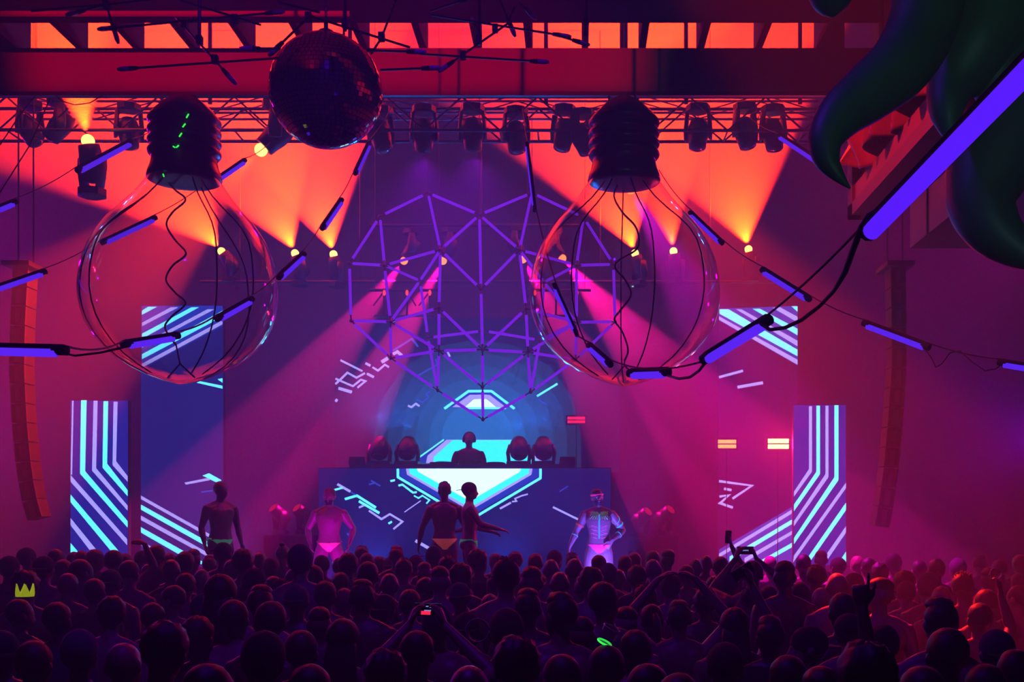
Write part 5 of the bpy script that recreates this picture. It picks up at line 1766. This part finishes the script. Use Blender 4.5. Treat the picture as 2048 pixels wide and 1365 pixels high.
def paint_right(o, me, H, rot, T, child):
    beard(me, H, rot, child)
    child('headband', ring_band(H(0, .006, .150), rot @ V3((0, .12, 1)), .092, .012, 'headband', F_PINK), label='pink fluorescent headband')
    el = V3((.335, -.02, 1.16))
    sh = T(.195, 0, 1.42)
    child('arm_band', ring_band(sh.lerp(el, .62), el - sh, .062, .014, 'arm_band', F_ORANGE), label='orange band on the upper arm')
    el2 = V3((-.37, -.10, 1.18))
    sh2 = T(-.195, 0, 1.42)
    child('arm_band', ring_band(sh2.lerp(el2, .66), el2 - sh2, .060, .012, 'arm_band', F_CYAN), label='turquoise band on the upper arm')
    child('arm_band', ring_band(sh2.lerp(el2, .35), (el2 - sh2) + V3((.1, 0, .2)), .068, .006, 'arm_band', F_CYAN))
    wr = V3((.44, .06, .93))
    child('arm_band', ring_band(el.lerp(wr, .25), wr - el, .050, .006, 'arm_band', F_CYAN))
    wr2 = V3((-.19, .13, 1.03))
    child('arm_band', ring_band(el2.lerp(wr2, .45), wr2 - el2, .048, .006, 'arm_band', F_CYAN))
    child('body_paint', shell(me, lambda c: c.y > .05 and abs(c.x - spine(c.z, (.0, 0), (0, 0)).x) < .010 and 1.06 < c.z < 1.42, .002, 'body_paint', F_CYAN, .002), label='turquoise painted line down the chest')
    child('body_paint', shell(me, lambda c: c.y > .03 and .02 < abs(c.x) < .12 and 1.06 < c.z < 1.27 and ((c.z - .35 * abs(c.x)) % .055) < .012, .002, 'body_paint', F_CORAL, .002), label='coral painted rib lines')
    child('body_paint', shell(me, lambda c: c.y > .04 and .012 < abs(c.x) < .13 and 1.34 < c.z < 1.46 and (math.atan2(c.x, 1.52 - c.z) % .16) < .05, .002, 'body_paint', F_LIME, .002), label='lime painted fan of lines on the chest')


def paint_left(o, me, H, rot, T, child):
    beard(me, H, rot, child)
    child('thigh_band', ring_band(V3((-.135, .01, .70)), V3((-.10, 0, -.42)), .092, .008, 'thigh_band', F_LIME), label='pale green band on the thigh')


MUSC = 1.12
dancer('dancer', 1198, 978, 16.9, math.pi, {'bulk': MUSC, 'head': (0.25, 0.10, 0.1), 'lean': (.02, 0), 'hip': (.0, 0, 0),
       'armR': {'el': (.335, -.02, 1.16), 'wr': (.44, .06, .93), 'hd': (.12, .2, -1), 'n': (-.9, .2, 0), 'curl': .2},
       'armL': {'el': (-.37, -.10, 1.18), 'wr': (-.19, .13, 1.03), 'hd': (.55, .15, -.8), 'n': (.3, -1, 0), 'curl': .25},
       'legR': {'kn': (.19, .06, .50), 'an': (.21, -.02, .085)}, 'legL': {'kn': (-.15, .02, .50), 'an': (-.18, -.03, .085)}},
       'violet lit bearded dancer with neon body paint, pink headband and briefs', 'fade', (F_PINK, 'hot pink fluorescent briefs'), STAGE_Z, 1, extra=paint_right)
dancer('dancer', 659, 976, 17.3, math.pi + .12, {'bulk': MUSC, 'head': (-.2, -.05, 0),
       'armR': {'el': (.33, -.08, 1.17), 'wr': (.27, .08, .95), 'n': (-.9, .3, 0)}, 'armL': {'el': (-.35, -.10, 1.18), 'wr': (-.30, .10, .95), 'n': (.9, .3, 0)},
       'legR': {'kn': (.20, .05, .50), 'an': (.27, -.02, .085)}, 'legL': {'kn': (-.20, .05, .50), 'an': (-.25, -.02, .085)}},
       'purple lit dancer with pink briefs and green thigh band left of the booth', 'short', (F_PINK, 'hot pink fluorescent briefs'), STAGE_Z, 1, extra=paint_left)
dancer('dancer', 441, 964, 17.3, math.pi + .75, {'bulk': 1.04, 'head': (.3, -.08, 0), 'armR': {'el': (.28, -.02, 1.14), 'wr': (.27, .08, .90)}, 'armL': {'el': (-.29, -.05, 1.14), 'wr': (-.30, .05, .90)}},
       'dark dancer in green briefs standing left, before the striped LED wall', 'short', (F_GREEN, 'green fluorescent briefs'), STAGE_Z, 2)
dancer('dancer', 889, 965, 17.2, .15, {'bulk': 1.08, 'head': (.2, -.05, 0), 'armL': {'el': (-.32, .02, 1.15), 'wr': (-.36, .10, .92)}, 'armR': {'el': (.31, .02, 1.15), 'wr': (.18, .20, 1.10), 'hd': (-.9, .2, .1), 'n': (0, -1, 0)}},
       'dark silhouetted dancer with orange briefs before the glowing diamond', 'spiky', (F_ORANGE, 'orange briefs'), STAGE_Z, 2)
dancer('dancer', 938, 965, 16.9, -math.pi / 2 + .1, {'bulk': 1.06, 'lean': (0, .02), 'armL': {'el': (-.26, .10, 1.17), 'wr': (-.22, .32, 1.10), 'n': (.5, 0, -1)}, 'armR': {'el': (.25, .16, 1.20), 'wr': (.20, .42, 1.14), 'n': (-.3, 0, -1)},
       'legR': {'kn': (.11, .10, .50), 'an': (.12, .02, .085)}},
       'dancer in profile with backwards cap and green briefs before the diamond', 'capback', (F_GREEN, 'green fluorescent briefs'), STAGE_Z, 1)


def dj_extra(o, me, H, rot, T, child):
    m = MB()
    m.tube([H(.093 * math.cos(a_), -.005, .13 + .118 * math.sin(a_)) for a_ in [math.pi * k / 12 for k in range(13)]], [(.016, .008)] * 13, 8, up=(0, 1, 0))
    hp = child('headphones', mesh_of(m, 'headphones', M_BLACK))
    for sg in (-1, 1):
        child('ear_cup', mesh_of(MB().ell(H(sg * .092, -.006, .118), (.022, .038, .042), 14, 8), 'ear_cup', M_BLACK), hp)
    child('t_shirt', shell(me, lambda c: .9 < c.z < 1.47 and (abs(c.x) < .30 and c.z > 1.2 or abs(c.x) < .22), .008, 't_shirt', CLOTHS[0]), label='black t-shirt')
    child('trousers', shell(me, lambda c: .1 < c.z < .98 and abs(c.x) < .21 and c.y < .17, .008, 'trousers', CLOTHS[0]), label='black trousers')


RISER = 1.92
rs = MB().box((P(800, 0, 20).x, YF + 1.0, STAGE_Z), (P(1090, 0, 20).x, 20.5, RISER)).build('dj_riser', M_MATTE)
tag(rs, 'black riser behind the booth that the DJ stands on', 'riser')
dancer('dj', 938, 866, 20.15, math.pi, {'bulk': 1.10, 'head': (0, .18, 0), 'armR': {'el': (.31, .08, 1.14), 'wr': (.22, .30, 1.10), 'n': (0, 0, -1)}, 'armL': {'el': (-.31, .08, 1.14), 'wr': (-.22, .30, 1.10), 'n': (0, 0, -1)}},
       'DJ in silhouette wearing headphones behind the glowing booth', 'short', None, RISER, 2, extra=dj_extra)

# black light floods on the stage edge
for px, tx, ty, col, pw, lab in ((1225, 1198, 1000, (0.09, 0.05, 1.0), 950, 'black light flood on the stage edge before the painted dancer'),
                                 (650, 660, 1085, (0.5, 0.0, 1.0), 330, 'black light flood on the stage edge before the pink briefed dancer')):
    y = 15.9
    x = P(px, 0, y).x
    t = empty('black_light_flood', V3((x, y, STAGE_Z)))
    tag(t, lab, 'stage lamp', 'black light floods')
    aim = (P(tx, ty, 17.0) - V3((x, y, STAGE_Z + .14))).normalized()
    q = aim.to_track_quat('-Y', 'Z').to_matrix()
    MB().obox((x, y, STAGE_Z + .12), (.30, .10, .16), Matrix.Rotation(0, 3, 'X')).build('housing', M_BLACK, t)
    MB().obox((x, y + .055, STAGE_Z + .13), (.26, .012, .12), Matrix.Rotation(0, 3, 'X')).build('glass', glow('black_light_glass', (0.2, 0.02, 0.9), 0.5), t)
    for sg in (-1, 1):
        MB().box((x + sg * .17 - .01, y - .02, STAGE_Z), (x + sg * .17 + .01, y + .02, STAGE_Z + .14)).build('bracket', M_BLACK, t)
    spot('flood_light', V3((x, y + .10, STAGE_Z + .14)), aim, col, pw, 70, .6, .06, t)

# ------------------------------------------------------------------ haze in the whole hall
hz = bpy.data.materials.new('stage_haze')
hz.use_nodes = True
nt = hz.node_tree
nt.nodes.clear()
out = nt.nodes.new('ShaderNodeOutputMaterial')
vs = nt.nodes.new('ShaderNodeVolumeScatter')
vs.inputs['Color'].default_value = (1, 1, 1, 1)
vs.inputs['Density'].default_value = HAZE_DENSITY
vs.inputs['Anisotropy'].default_value = 0.0
nt.links.new(vs.outputs[0], out.inputs['Volume'])
haze = MB().box((-15.9, -2.9, 0.01), (14.9, 24.4, ZC - 0.01)).build('haze', hz)
tag(haze, 'thin theatrical haze filling the whole hall', 'haze', kind='stuff')
